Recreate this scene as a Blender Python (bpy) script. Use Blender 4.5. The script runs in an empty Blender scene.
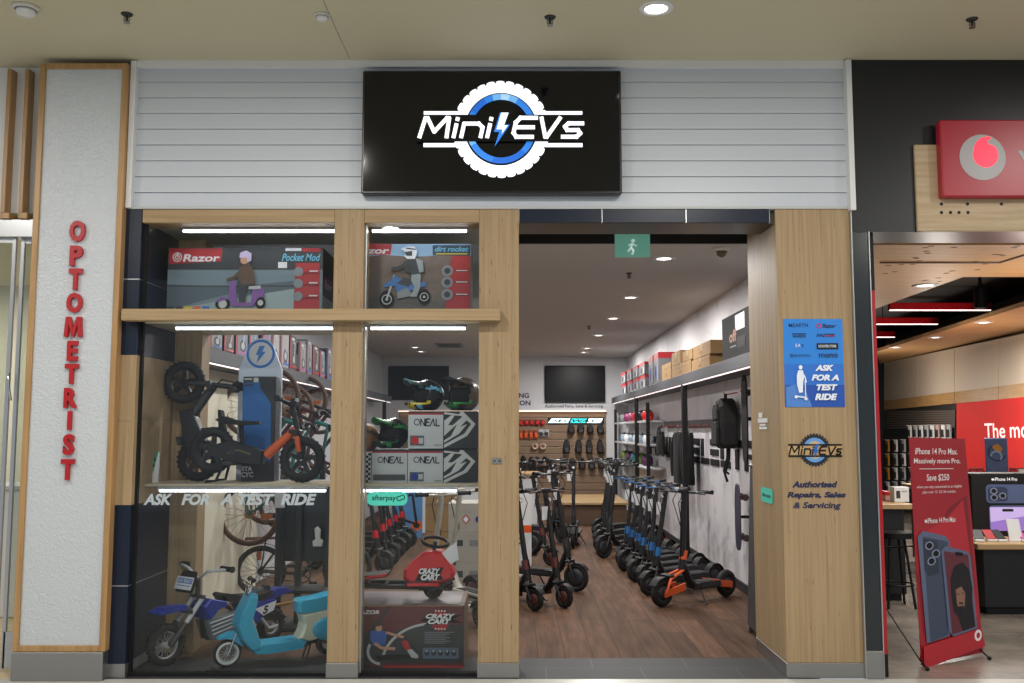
import bpy, math, random
from mathutils import Vector as V, Matrix, Euler
R = math.radians
rnd = random.Random(7)
SC = bpy.context.scene
COL = SC.collection
# ---------------------------------------------------------------- camera model
F = 945.0; CX = 516.0; CY = 341.5; HZ = 430.0
PITCH = math.atan((HZ-CY)/F); EYE = 1.55
CP, SP = math.cos(PITCH), math.sin(PITCH)
def ray(px, py):
    a = (px-CX)/F; b = (CY-py)/F
    return V((a, CP-b*SP, SP+b*CP))
def P(px, py, Y):
    d = ray(px, py); t = Y/d.y
    return V((d.x*t, Y, EYE+d.z*t))
def G(px, py, z=0.0):
    d = ray(px, py); t = (z-EYE)/d.z
    return V((d.x*t, d.y*t, z))
def H(px, py, o, n):
    d = ray(px, py); e = V((0, 0, EYE)); t = (V(o)-e).dot(n)/d.dot(n)
    return e+d*t
# ---------------------------------------------------------------- materials
def lin(c):
    c = c/255.0
    return c/12.92 if c <= .04045 else ((c+.055)/1.055)**2.4
def rgb(h):
    if isinstance(h, str):
        h = h.lstrip('#'); h = [int(h[i:i+2], 16) for i in (0, 2, 4)]
    return (lin(h[0]), lin(h[1]), lin(h[2]), 1)
MATS = {}
def mat(name, col='#808080', rough=.5, metal=0, emit=0, vary=0, scale=8, bump=0, spec=.5):
    if name in MATS: return MATS[name]
    m = bpy.data.materials.new(name); m.use_nodes = True
    nt = m.node_tree; b = nt.nodes['Principled BSDF']
    c = rgb(col)
    b.inputs['Base Color'].default_value = c
    b.inputs['Roughness'].default_value = rough
    b.inputs['Metallic'].default_value = metal
    b.inputs['Specular IOR Level'].default_value = spec
    if emit:
        b.inputs['Emission Color'].default_value = c
        b.inputs['Emission Strength'].default_value = emit
    if vary or bump:
        tc = nt.nodes.new('ShaderNodeTexCoord'); n = nt.nodes.new('ShaderNodeTexNoise')
        n.inputs['Scale'].default_value = scale; n.inputs['Detail'].default_value = 4
        nt.links.new(tc.outputs['Object'], n.inputs['Vector'])
        if vary:
            mx = nt.nodes.new('ShaderNodeMix'); mx.data_type = 'RGBA'
            mx.inputs[6].default_value = tuple(x*(1-vary) for x in c[:3])+(1,)
            mx.inputs[7].default_value = tuple(min(1, x*(1+vary)) for x in c[:3])+(1,)
            nt.links.new(n.outputs['Fac'], mx.inputs[0]); nt.links.new(mx.outputs[2], b.inputs['Base Color'])
        if bump:
            bp = nt.nodes.new('ShaderNodeBump'); bp.inputs['Strength'].default_value = bump; bp.inputs['Distance'].default_value = .01
            nt.links.new(n.outputs['Fac'], bp.inputs['Height']); nt.links.new(bp.outputs[0], b.inputs['Normal'])
    MATS[name] = m
    return m
def grain(name, c0, c1, scale=(40, 40, 1.6), rough=.45, fleck=None, rot=(0, 0, 0)):
    m = mat(name, c0, rough); nt = m.node_tree; b = nt.nodes['Principled BSDF']
    tc = nt.nodes.new('ShaderNodeTexCoord'); mp = nt.nodes.new('ShaderNodeMapping')
    mp.inputs['Scale'].default_value = scale; mp.inputs['Rotation'].default_value = rot
    n = nt.nodes.new('ShaderNodeTexNoise'); n.inputs['Scale'].default_value = 1; n.inputs['Detail'].default_value = 6; n.inputs['Roughness'].default_value = .6
    cr = nt.nodes.new('ShaderNodeValToRGB')
    cr.color_ramp.elements[0].position = .36; cr.color_ramp.elements[0].color = rgb(c1)
    cr.color_ramp.elements[1].position = .6; cr.color_ramp.elements[1].color = rgb(c0)
    nt.links.new(tc.outputs['Object'], mp.inputs[0]); nt.links.new(mp.outputs[0], n.inputs['Vector'])
    nt.links.new(n.outputs['Fac'], cr.inputs[0])
    out = cr.outputs[0]
    if fleck:
        mp2 = nt.nodes.new('ShaderNodeMapping'); mp2.inputs['Scale'].default_value = tuple(s*fx for s, fx in zip(scale, (2.2, 2.2, 9)))
        mp2.inputs['Rotation'].default_value = rot
        n2 = nt.nodes.new('ShaderNodeTexNoise'); n2.inputs['Scale'].default_value = 1; n2.inputs['Detail'].default_value = 1
        c2 = nt.nodes.new('ShaderNodeValToRGB'); c2.color_ramp.elements[0].position = .7; c2.color_ramp.elements[1].position = .78
        mx = nt.nodes.new('ShaderNodeMix'); mx.data_type = 'RGBA'; mx.inputs[7].default_value = rgb(fleck)
        nt.links.new(tc.outputs['Object'], mp2.inputs[0]); nt.links.new(mp2.outputs[0], n2.inputs['Vector'])
        nt.links.new(n2.outputs['Fac'], c2.inputs[0]); nt.links.new(c2.outputs[0], mx.inputs[0]); nt.links.new(out, mx.inputs[6])
        out = mx.outputs[2]
    nt.links.new(out, b.inputs['Base Color'])
    return m
def bricks(name, c1, c2, mortar, bw, bh, ms=.004, rot=0, rough=.4, off=.5, var=None, bias=0):
    m = mat(name, c1, rough); nt = m.node_tree; b = nt.nodes['Principled BSDF']
    tc = nt.nodes.new('ShaderNodeTexCoord'); mp = nt.nodes.new('ShaderNodeMapping'); mp.inputs['Rotation'].default_value = (0, 0, rot)
    br = nt.nodes.new('ShaderNodeTexBrick'); br.inputs['Scale'].default_value = 1
    br.inputs['Color1'].default_value = rgb(c1); br.inputs['Color2'].default_value = rgb(c2); br.inputs['Mortar'].default_value = rgb(mortar)
    br.inputs['Brick Width'].default_value = bw; br.inputs['Row Height'].default_value = bh; br.inputs['Mortar Size'].default_value = ms
    br.offset = off; br.inputs['Bias'].default_value = bias
    nt.links.new(tc.outputs['Object'], mp.inputs[0]); nt.links.new(mp.outputs[0], br.inputs['Vector'])
    out = br.outputs['Color']
    if var:
        n = nt.nodes.new('ShaderNodeTexNoise'); n.inputs['Scale'].default_value = 1; n.inputs['Detail'].default_value = 8; n.inputs['Roughness'].default_value = .65
        m2 = nt.nodes.new('ShaderNodeMapping'); m2.inputs['Scale'].default_value = var
        nt.links.new(mp.outputs[0], m2.inputs[0]); nt.links.new(m2.outputs[0], n.inputs['Vector'])
        cr = nt.nodes.new('ShaderNodeValToRGB'); cr.color_ramp.elements[0].position = .3; cr.color_ramp.elements[1].position = .7
        cr.color_ramp.elements[0].color = (.45, .45, .45, 1); cr.color_ramp.elements[1].color = (1.15, 1.15, 1.15, 1)
        mx = nt.nodes.new('ShaderNodeMix'); mx.data_type = 'RGBA'; mx.blend_type = 'MULTIPLY'; mx.inputs[0].default_value = 1
        nt.links.new(n.outputs['Fac'], cr.inputs[0]); nt.links.new(out, mx.inputs[6]); nt.links.new(cr.outputs[0], mx.inputs[7])
        out = mx.outputs[2]
    nt.links.new(out, b.inputs['Base Color'])
    return m
def glass(name, tint='#fafcfc', gloss=.026):
    m = bpy.data.materials.new(name); m.use_nodes = True; nt = m.node_tree; nt.nodes.clear()
    o = nt.nodes.new('ShaderNodeOutputMaterial'); mx = nt.nodes.new('ShaderNodeMixShader')
    t = nt.nodes.new('ShaderNodeBsdfTransparent'); t.inputs[0].default_value = rgb(tint)
    g = nt.nodes.new('ShaderNodeBsdfGlossy'); g.inputs['Roughness'].default_value = .02
    lw = nt.nodes.new('ShaderNodeFresnel'); lw.inputs['IOR'].default_value = 1.45
    mu = nt.nodes.new('ShaderNodeMath'); mu.operation = 'MULTIPLY'; mu.inputs[1].default_value = gloss/.04
    nt.links.new(lw.outputs[0], mu.inputs[0]); nt.links.new(mu.outputs[0], mx.inputs[0])
    nt.links.new(t.outputs[0], mx.inputs[1]); nt.links.new(g.outputs[0], mx.inputs[2]); nt.links.new(mx.outputs[0], o.inputs[0])
    MATS[name] = m
    return m
# ---------------------------------------------------------------- objects
LABELS = {}
def tag(o, label, cat, group=None):
    o['label'] = label; o['category'] = cat
    if group: o['group'] = group
    if label in LABELS: print('DUP LABEL', label)
    LABELS[label] = 1
    return o
def T(name, label, cat, loc=(0, 0, 0), rot=(0, 0, 0), group=None):
    o = bpy.data.objects.new(name, None); COL.objects.link(o)
    o.empty_display_size = .05
    o.location = loc; o.rotation_euler = rot
    return tag(o, label, cat, group)
def copy_tree(o, parent=None):
    c = o.copy(); COL.objects.link(c)
    if parent: c.parent = parent
    for ch in o.children: copy_tree(ch, c)
    return c
def dup(root, loc, rot, label, group=None):
    c = copy_tree(root); c.location = loc; c.rotation_euler = rot
    if group: c['group'] = group
    elif 'group' in c: del c['group']
    tag(c, label, c['category'])
    return c
TXT = {}
def glyphs(s, bold=0.0, italic=0.0, depth=0.0, space=1.0):
    k = (s, bold, italic, depth, space)
    if k in TXT: return TXT[k]
    cu = bpy.data.curves.new('t', 'FONT'); cu.body = s; cu.size = 1; cu.offset = bold; cu.shear = italic; cu.extrude = depth
    cu.resolution_u = 3; cu.space_character = space
    ob = bpy.data.objects.new('t', cu)
    me = bpy.data.meshes.new_from_object(ob)
    vs = [v.co.copy() for v in me.vertices]; fs = [tuple(p.vertices) for p in me.polygons]
    bpy.data.objects.remove(ob); bpy.data.curves.remove(cu); bpy.data.meshes.remove(me)
    TXT[k] = (vs, fs)
    return TXT[k]
def basis(d):
    d = V(d).normalized(); a = V((0, 0, 1)) if abs(d.z) < .9 else V((1, 0, 0))
    x = d.cross(a).normalized(); return x, d.cross(x).normalized(), d
class MB:
    def __init__(s): s.v = []; s.f = []; s.mi = []; s.sm = []; s.mats = []
    def add(s, vs, fs, m, smooth=False):
        if m not in s.mats: s.mats.append(m)
        i = s.mats.index(m); b = len(s.v); s.v += [V(x) for x in vs]
        for f in fs: s.f.append(tuple(b+j for j in f)); s.mi.append(i); s.sm.append(smooth)
        return s
    def box(s, p0, p1, m, bev=0, mx=None):
        p0, p1 = V(p0), V(p1); lo = V((min(p0[i], p1[i]) for i in range(3))); hi = V((max(p0[i], p1[i]) for i in range(3)))
        c = (lo+hi)/2; h = (hi-lo)/2; b = min(bev, min(h)*.9)
        vs = []; fs = []
        if b <= 0:
            for z in (-1, 1):
                for y in (-1, 1):
                    for x in (-1, 1): vs.append(c+V((x*h.x, y*h.y, z*h.z)))
            fs = [(0, 2, 3, 1), (4, 5, 7, 6), (0, 1, 5, 4), (2, 6, 7, 3), (0, 4, 6, 2), (1, 3, 7, 5)]
        else:
            id = {}
            for sx in (-1, 1):
                for sy in (-1, 1):
                    for sz in (-1, 1):
                        for a in range(3):
                            q = V((sx*(h.x-b), sy*(h.y-b), sz*(h.z-b))); q[a] += (sx, sy, sz)[a]*b
                            id[(sx, sy, sz, a)] = len(vs); vs.append(c+q)
            S = (-1, 1)
            for sx in S: fs.append([id[(sx, y, z, 0)] for y, z in ((-1, -1), (1, -1), (1, 1), (-1, 1))][::1 if sx > 0 else -1])
            for sy in S: fs.append([id[(x, sy, z, 1)] for x, z in ((-1, -1), (1, -1), (1, 1), (-1, 1))][::-1 if sy > 0 else 1])
            for sz in S: fs.append([id[(x, y, sz, 2)] for x, y in ((-1, -1), (1, -1), (1, 1), (-1, 1))][::1 if sz > 0 else -1])
            for y in S:
                for z in S: fs.append([id[(-1, y, z, 1)], id[(1, y, z, 1)], id[(1, y, z, 2)], id[(-1, y, z, 2)]])
            for x in S:
                for z in S: fs.append([id[(x, -1, z, 0)], id[(x, 1, z, 0)], id[(x, 1, z, 2)], id[(x, -1, z, 2)]])
            for x in S:
                for y in S: fs.append([id[(x, y, -1, 0)], id[(x, y, 1, 0)], id[(x, y, 1, 1)], id[(x, y, -1, 1)]])
            for x in S:
                for y in S:
                    for z in S: fs.append([id[(x, y, z, a)] for a in range(3)])
        if mx is not None: vs = [mx @ q for q in vs]
        return s.add(vs, fs, m)
    def quad(s, a, b, c, d, m): return s.add([a, b, c, d], [(0, 1, 2, 3)], m)
    def poly(s, pts, m): return s.add(pts, [tuple(range(len(pts)))], m)
    def cyl(s, p0, p1, r0, m, r1=None, n=12, smooth=True):
        p0, p1 = V(p0), V(p1); r1 = r0 if r1 is None else r1
        x, y, d = basis(p1-p0)
        A = [p0+(x*math.cos(2*math.pi*i/n)+y*math.sin(2*math.pi*i/n))*r0 for i in range(n)]
        B = [p1+(x*math.cos(2*math.pi*i/n)+y*math.sin(2*math.pi*i/n))*r1 for i in range(n)]
        s.add(A+B, [(i, (i+1) % n, n+(i+1) % n, n+i) for i in range(n)], m, smooth)
        s.add(A, [tuple(range(n))], m); return s.add(B, [tuple(range(n))], m)
    def tube(s, pts, r, m, n=8, closed=False, flat=1.0):
        pts = [V(p) for p in pts]; k = len(pts); vs = []
        rs = r if isinstance(r, (list, tuple)) else [r]*k
        x = None
        for i, p in enumerate(pts):
            if closed: d = pts[(i+1) % k]-pts[i-1]
            else: d = pts[min(i+1, k-1)]-pts[max(i-1, 0)]
            d.normalize()
            if x is None: x, y, _ = basis(d)
            else:
                x = (x-d*x.dot(d)).normalized(); y = d.cross(x)
            for j in range(n):
                a = 2*math.pi*j/n; vs.append(p+(x*math.cos(a)*flat+y*math.sin(a))*rs[i])
        fs = []
        for i in range(k if closed else k-1):
            i2 = (i+1) % k
            for j in range(n): fs.append((i*n+j, i*n+(j+1) % n, i2*n+(j+1) % n, i2*n+j))
        s.add(vs, fs, m, True)
        if not closed:
            s.add(vs[:n], [tuple(range(n))], m); s.add(vs[-n:], [tuple(range(n))], m)
        return s
    def torus(s, c, ax, Rr, r, m, n=32, k=10, flat=1.0):
        c = V(c); x, y, d = basis(ax); vs = []
        for i in range(n):
            a = 2*math.pi*i/n; e = x*math.cos(a)+y*math.sin(a)
            for j in range(k):
                b = 2*math.pi*j/k; vs.append(c+e*(Rr+r*math.cos(b))+d*r*math.sin(b)*flat)
        fs = [(i*k+j, ((i+1) % n)*k+j, ((i+1) % n)*k+(j+1) % k, i*k+(j+1) % k) for i in range(n) for j in range(k)]
        return s.add(vs, fs, m, True)
    def lathe(s, c, ax, prof, m, n=24, smooth=True):
        c = V(c); x, y, d = basis(ax); vs = []; k = len(prof)
        for i in range(n):
            a = 2*math.pi*i/n; e = x*math.cos(a)+y*math.sin(a)
            for (r, h) in prof: vs.append(c+e*r+d*h)
        fs = [(i*k+j, ((i+1) % n)*k+j, ((i+1) % n)*k+j+1, i*k+j+1) for i in range(n) for j in range(k-1)]
        return s.add(vs, fs, m, smooth)
    def sphere(s, c, r, m, nu=20, nv=12, keep=None, mx=None):
        c = V(c); r = (r, r, r) if not isinstance(r, (tuple, list)) else r
        vs = []; fs = []; 
        for j in range(nv+1):
            t = math.pi*j/nv-math.pi/2
            for i in range(nu):
                a = 2*math.pi*i/nu; q = V((math.cos(t)*math.cos(a)*r[0], math.cos(t)*math.sin(a)*r[1], math.sin(t)*r[2]))
                vs.append(c+(mx @ q if mx is not None else q))
        for j in range(nv):
            for i in range(nu):
                if keep is None or keep(2*math.pi*(i+.5)/nu, math.pi*(j+.5)/nv-math.pi/2):
                    fs.append((j*nu+i, j*nu+(i+1) % nu, (j+1)*nu+(i+1) % nu, (j+1)*nu+i))
        return s.add(vs, fs, m, True)
    def prism(s, pts, o, u, v, th, m, m_side=None, bev=0):
        """pts 2D in (u,v); extruded both ways by th/2 along u x v; bev narrows the outer rim"""
        o, u, v = V(o), V(u), V(v); n = u.cross(v).normalized()
        k = len(pts)
        if bev > 0:
            cx = sum(p[0] for p in pts)/k; cy = sum(p[1] for p in pts)/k
            rad = max(math.hypot(p[0]-cx, p[1]-cy) for p in pts); q = 1-bev/rad
            inn = [(cx+(p[0]-cx)*q, cy+(p[1]-cy)*q) for p in pts]
            rings = [(inn, -th/2), (pts, -th/2+bev), (pts, th/2-bev), (inn, th/2)]
        else: rings = [(pts, -th/2), (pts, th/2)]
        vs = [o+u*a+v*b+n*h for ring, h in rings for a, b in ring]
        fs = []
        for r_ in range(len(rings)-1):
            for i in range(k): fs.append((r_*k+i, r_*k+(i+1) % k, (r_+1)*k+(i+1) % k, (r_+1)*k+i))
        s.add(vs, fs, m_side or m)
        e = len(rings)-1
        s.add(vs[:k], [tuple(range(k))], m); return s.add(vs[e*k:], [tuple(range(k))], m)
    def text(s, t, o, u, v, W, Hh, m, bold=0, italic=0, depth=0, space=1.0):
        vs, fs = glyphs(t, bold, italic, depth, space); o, u, v = V(o), V(u), V(v); n = u.cross(v)
        x0 = min(p.x for p in vs); x1 = max(p.x for p in vs); y0 = min(p.y for p in vs); y1 = max(p.y for p in vs)
        kx = W/(x1-x0); ky = Hh/(y1-y0)
        return s.add([o+u*((p.x-x0)*kx)+v*((p.y-y0)*ky)+n*(p.z) for p in vs], fs, m)
    def build(s, name, parent=None, world=False):
        me = bpy.data.meshes.new(name)
        vs = s.v; o = bpy.data.objects.new(name, me)
        if parent is None:
            xs = [p.x for p in vs]; ys = [p.y for p in vs]; zs = [p.z for p in vs]
            c = V(((min(xs)+max(xs))/2, (min(ys)+max(ys))/2, min(zs))); vs = [p-c for p in vs]; o.location = c
        else:
            o.parent = parent
            if world:
                r = parent
                M = Matrix.Identity(4)
                while r: M = r.matrix_basis @ M; r = r.parent
                M = M.inverted(); vs = [M @ p for p in vs]
        me.from_pydata(vs, [], s.f)
        for m in s.mats: me.materials.append(m)
        me.polygons.foreach_set('material_index', s.mi); me.polygons.foreach_set('use_smooth', s.sm)
        me.update(); COL.objects.link(o)
        return o
    def thing(s, name, label, cat, group=None): return tag(s.build(name), label, cat, group)
    def struct(s, name):
        o = s.build(name); o['kind'] = 'structure'; return o
class Art(MB):
    """flat printed artwork, coordinates x right / y down inside the box z=(x0,y0,x1,y1)"""
    def __init__(s, o, u, v, W, Hh, z, step=.0006):
        super().__init__(); s.o, s.u, s.vv = V(o), V(u).normalized(), V(v).normalized(); s.n = s.u.cross(s.vv); s.W, s.Hh, s.z = W, Hh, z; s.off = .001; s.step = step
    def pt(s, x, y):
        z = s.z; return s.o+s.u*((x-z[0])/(z[2]-z[0])*s.W)+s.vv*((z[3]-y)/(z[3]-z[1])*s.Hh)+s.n*s.off
    def lay(s): s.off += s.step
    def pg(s, pts, m): s.lay(); s.poly([s.pt(*p) for p in pts], m); return s
    def rect(s, x0, y0, x1, y1, m): return s.pg([(x0, y1), (x1, y1), (x1, y0), (x0, y0)], m)
    def circ(s, cx, cy, r, m, ry=None, n=28): 
        ry = ry or r; return s.pg([(cx+r*math.cos(2*math.pi*i/n), cy+ry*math.sin(2*math.pi*i/n)) for i in range(n)], m)
    def ring(s, cx, cy, r0, r1, m, a0=0, a1=360, n=36, e=1.0):
        s.lay(); k = max(3, int(n*abs(a1-a0)/360))
        A = [R(a0+(a1-a0)*i/k) for i in range(k+1)]
        vs = [s.pt(cx+r0*math.cos(a), cy+r0*e*math.sin(a)) for a in A]+[s.pt(cx+r1*math.cos(a), cy+r1*e*math.sin(a)) for a in A]
        return s.add(vs, [(i, i+1, k+2+i, k+1+i) for i in range(k)], m)
    def line(s, pts, w, m, cap=0):
        s.lay()
        for (a, b) in zip(pts[:-1], pts[1:]):
            dx, dy = b[0]-a[0], b[1]-a[1]; L = math.hypot(dx, dy) or 1; nx, ny = -dy/L*w/2, dx/L*w/2; ex, ey = dx/L*w*cap, dy/L*w*cap; a = (a[0]-ex, a[1]-ey); b = (b[0]+ex, b[1]+ey)
            s.poly([s.pt(a[0]+nx, a[1]+ny), s.pt(b[0]+nx, b[1]+ny), s.pt(b[0]-nx, b[1]-ny), s.pt(a[0]-nx, a[1]-ny)], m)
        return s
    def txt(s, t, x0, y0, x1, y1, m, bold=0, italic=0, space=1.0, slope=0):
        s.lay(); vs, fs = glyphs(t, bold, italic, 0, space)
        a0 = min(p.x for p in vs); a1 = max(p.x for p in vs); b0 = min(p.y for p in vs); b1 = max(p.y for p in vs)
        q = [(x0+(p.x-a0)/(a1-a0)*(x1-x0), y1-(p.y-b0)/(b1-b0)*(y1-y0)) for p in vs]
        return s.add([s.pt(x, y+slope*(x-x0)) for x, y in q], fs, m)
LOGO = {'M': [[(0, 1), (.06, 0), (.14, 0), (.5, .72), (.86, 0), (.94, 0), (1, 1)]], 'i': [[(0, .34), (0, 1)], [(0, .02), (0, .1)]], 'n': [[(0, 1), (0, .3), (.75, .3), (1, .5), (1, 1)]],
    'E': [[(1, 0), (.18, 0), (0, .25), (0, .78), (.18, 1), (1, 1)], [(.05, .5), (.95, .5)]], 'V': [[(0, 0), (.42, 1), (.5, 1), (1, 0)]], 's': [[(1, .3), (.2, .3), (.03, .47), (.2, .65), (.8, .65), (.97, .82), (.8, 1), (0, 1)]]}
def logotext(a, spec, y0, y1, w, m, shear=.22):
    for ch, x0, x1 in spec:
        for st in LOGO[ch]:
            a.line([(x0+(x1-x0)*p[0]+(1-p[1])*(y1-y0)*shear, y0+(y1-y0)*p[1]) for p in st], w, m, .3)
X_, Y_, Z_ = V((1, 0, 0)), V((0, 1, 0)), V((0, 0, 1))
# ---------------------------------------------------------------- palette
white = mat('white_paint', '#d9dadb', .5); offwhite = mat('offwhite', '#c9c7bf', .6)
black = mat('black_plastic', '#0f0f11', .6, spec=.35); black2 = mat('black_satin', '#131417', .42); rubber = mat('rubber', '#141414', .75, bump=.2, scale=60)
dark = mat('dark_grey', '#2b2d31', .5); grey = mat('mid_grey', '#77797c', .5); lgrey = mat('light_grey', '#b4b6b8', .5)
steel = mat('brushed_steel', '#9a9a98', .35, .9); chrome = mat('chrome', '#c8cacc', .15, 1)
alu = mat('aluminium_profile', '#b9bbbd', .3, .8)
navy = mat('navy_gloss_tile', '#161f30', .3, spec=.3); blackf = mat('black_fascia', '#17191d', .35, vary=.15, scale=3)
red = mat('red_gloss', '#c01822', .3); redp = mat('red_print', '#a5202a', .5); dred = mat('dark_red_print', '#6e1d20', .5)
blue = mat('blue_print', '#1d63b8', .4); dblue = mat('deep_blue', '#1b2f8f', .3); lblue = mat('light_blue_print', '#6c9dc4', .5); teal = mat('teal', '#49c8b4', .5)
orange = mat('orange', '#d4561f', .4); yellow = mat('yellow', '#c9b42a', .4); green = mat('green', '#1f8a3c', .4); lime = mat('lime', '#5faa2e', .4)
pink = mat('pink', '#b85a9a', .5); purple = mat('purple', '#7a4f96', .5); brown = mat('brown', '#5a4030', .6); skin = mat('print_skin', '#b98b70', .6)
card = mat('cardboard', '#8d6f48', .75, vary=.12, scale=6); paper = mat('paper', '#d8dade', .7); tan = mat('print_tan', '#8c7a6a', .6)
ply = grain('plywood', '#a28b69', '#907858', (55, 55, 1.2), .6, '#6b5134')
oak = grain('oak_frame', '#b08a5c', '#9a764a', (30, 30, 1.5), .4)
plyh = grain('plywood_beam', '#a58d69', '#937a59', (1.2, 55, 55), .6)
led = mat('led_white', '#f2f6ff', .5, emit=14); lampw = mat('lamp_warm', '#fff4ea', .5, emit=9)
glassm = glass('shop_glass')
# ================================================================= shell of the place
D = 6.1
def X(px, Y=D, py=440): return P(px, py, Y).x
def Zf(py, Y=D, px=516): return P(px, py, Y).z
ZC = Zf(61)                      # mall ceiling
ZH = Zf(208.5); ZHb = Zf(222.5)  # header top and underside
xa, xb = X(114.5), X(133.5)        # dark pier beside the window
p1l, p1r, p2l, p2r = X(330.5), X(361), X(478.5), X(519)
prl, prr = X(781), X(856.5)
XL, XRET, XR = -2.65, -2.26, 2.19; YB = 18.6; ZS = 2.98
terr = mat('terrazzo', '#b9b8b2', .3, vary=.18, scale=90)
MB().box((-9, -6, -.1), (9, D-.02, 0), terr).struct('floor')
ceilm = mat('mall_ceiling_paint', '#c3bda3', .7)
MB().box((-9, -3, ZC), (9, D+.6, ZC+.1), ceilm).struct('ceiling')
tile = bricks('threshold_tile', '#1f2022', '#242527', '#48494c', .62, .62, .003, 0, .6)
MB().box((xb-.3, D-.02, -.1), (prl+.2, 6.62, .001), tile).struct('floor_threshold')
plank = bricks('plank_floor', '#6e523f', '#543e30', '#2a2018', 1.3, .19, .002, R(90), .75, .37, (1.5, 14, 1)); plank.node_tree.nodes['Principled BSDF'].inputs['Specular IOR Level'].default_value = .18
MB().box((XL-.1, 6.62, -.1), (XR+.1, YB+.1, 0), plank).struct('floor_shop')
shopw = mat('shop_wall', '#c2c3c6', .6, vary=.06, scale=3)
shopc = mat('shop_ceiling', '#bdb9b6', .7)
MB().box((XL-.1, 6.95, 0), (XL, YB, ZS+.1), shopw).struct('wall_left')
# marbled white boards on the right wall
marb = mat('white_marbled_board', '#d4d2d4', .45)
nt = marb.node_tree; b_ = nt.nodes['Principled BSDF']
tc = nt.nodes.new('ShaderNodeTexCoord'); w_ = nt.nodes.new('ShaderNodeTexNoise'); w_.inputs['Scale'].default_value = 1.6; w_.inputs['Detail'].default_value = 7; w_.inputs['Distortion'].default_value = 2.4
cr = nt.nodes.new('ShaderNodeValToRGB'); cr.color_ramp.elements[0].position = .36; cr.color_ramp.elements[0].color = rgb('#c2c0c4'); cr.color_ramp.elements[1].position = .46; cr.color_ramp.elements[1].color = rgb('#d4d2d5')
nt.links.new(tc.outputs['Object'], w_.inputs['Vector']); nt.links.new(w_.outputs['Fac'], cr.inputs[0]); nt.links.new(cr.outputs[0], b_.inputs['Base Color'])
MB().box((XR, 6.86, 0), (XR+.1, YB, ZS+.1), marb).struct('wall_right')
MB().box((XL-.1, YB, 0), (XR+.1, YB+.1, ZS+.1), shopw).struct('wall_back')
MB().box((XL-.1, 7.2, ZS), (XR+.1, YB+.1, ZS+.1), shopc).struct('ceiling_shop')
MB().box((XR-.015, 7.0, 0), (XR, YB, .09), dark).struct('baseboard_right')
MB().box((XL-.1, 7.17, ZS), (XR+.1, 7.2, 3.4), mat('shutter_slot', '#1a1715', .6, vary=.5, scale=14)).struct('trim_shutter'); MB().box((p2r, 6.3, 3.35), (XR+.1, 7.2, 3.4), dark).struct('trim_slot_head')
# ---- white lapped boards above the shop
m = MB(); x0, x1 = X(135.5, D, 130), X(845.5, D, 130); nb = 9; zb, zt = ZH+.005, ZC-.03
for i in range(nb):
    a = zb+(zt-zb)*i/nb; b = zb+(zt-zb)*(i+1)/nb-.002
    m.add([(x0, D+.01, a), (x1, D+.01, a), (x1, D+.024, b), (x0, D+.024, b), (x0, D+.08, a), (x1, D+.08, a), (x1, D+.08, b), (x0, D+.08, b)],
          [(0, 1, 2, 3), (0, 4, 5, 1), (3, 2, 6, 7)], mat('white_board', '#c2c8d0', .4))
m.box((x0, D+.07, zb), (x1, D+.15, ZC), mat('board_gap', '#7d8186', .6))
m.struct('wall_front')
MB().box((x0-.035, D-.03, ZH), (x0, D+.1, ZC-.01), white).struct('trim_left')
MB().box((x1, D-.05, ZH-.02), (x1+.035, D+.1, ZC-.01), white).struct('trim_right')
MB().box((x0, D-.015, ZC-.045), (x1, D+.05, ZC), white).struct('trim_top')
MB().box((x0-.03, D-.01, ZH-.004), (x1+.03, D+.1, ZH+.012), lgrey).struct('trim_ledge')
# ---- shop front frame
def strut(name, x0, y0, z0, x1, y1, z1, m): return MB().box((x0, y0, z0), (x1, y1, z1), m, .003).struct(name)
zk = Zf(663)
for i, (a, b) in enumerate(((p1l, p1r), (p2l, p2r))):
    strut('trim_post', a, D, zk, b, D+.22, ZH, ply)
    strut('trim_plinth', a-.004, D-.006, 0, b+.004, D+.226, zk, steel)
strut('trim_header', xb+.002, D+.003, ZHb, p1l, D+.2, ZH, plyh); strut('trim_header', p1r, D+.003, ZHb, p2l, D+.2, ZH, plyh)
bz0, bz1 = Zf(322), Zf(310.5)
strut('trim_beam', X(115.5, 6.0), D-.09, bz0, X(500, 6.0), D-.002, bz1, plyh)
m = MB(); hx = [p2r, X(604), X(690), X(775.5)]
for i in range(3): m.box((hx[i]+.003, D, ZHb), (hx[i+1]-.003, D+.04, ZH), navy, .002)
m.box((p2r, D+.002, ZHb+.001), (hx[3], D+.038, ZH-.001), alu)
m.box((p2r, D+.04, ZHb), (prl, 6.47, ZHb+.06), mat('soffit_gloss', '#3b3733', .3))
m.box((p2r, D+.04, ZHb+.06), (prl, D+.1, ZH), dark)
m.struct('trim_header_tiles')
strut('trim_pillar', prl, D, zk, prr, 6.86, ZH, ply)
strut('trim_pillar_plinth', prl-.004, D-.006, 0, prr+.004, 6.86, zk, steel)
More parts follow.
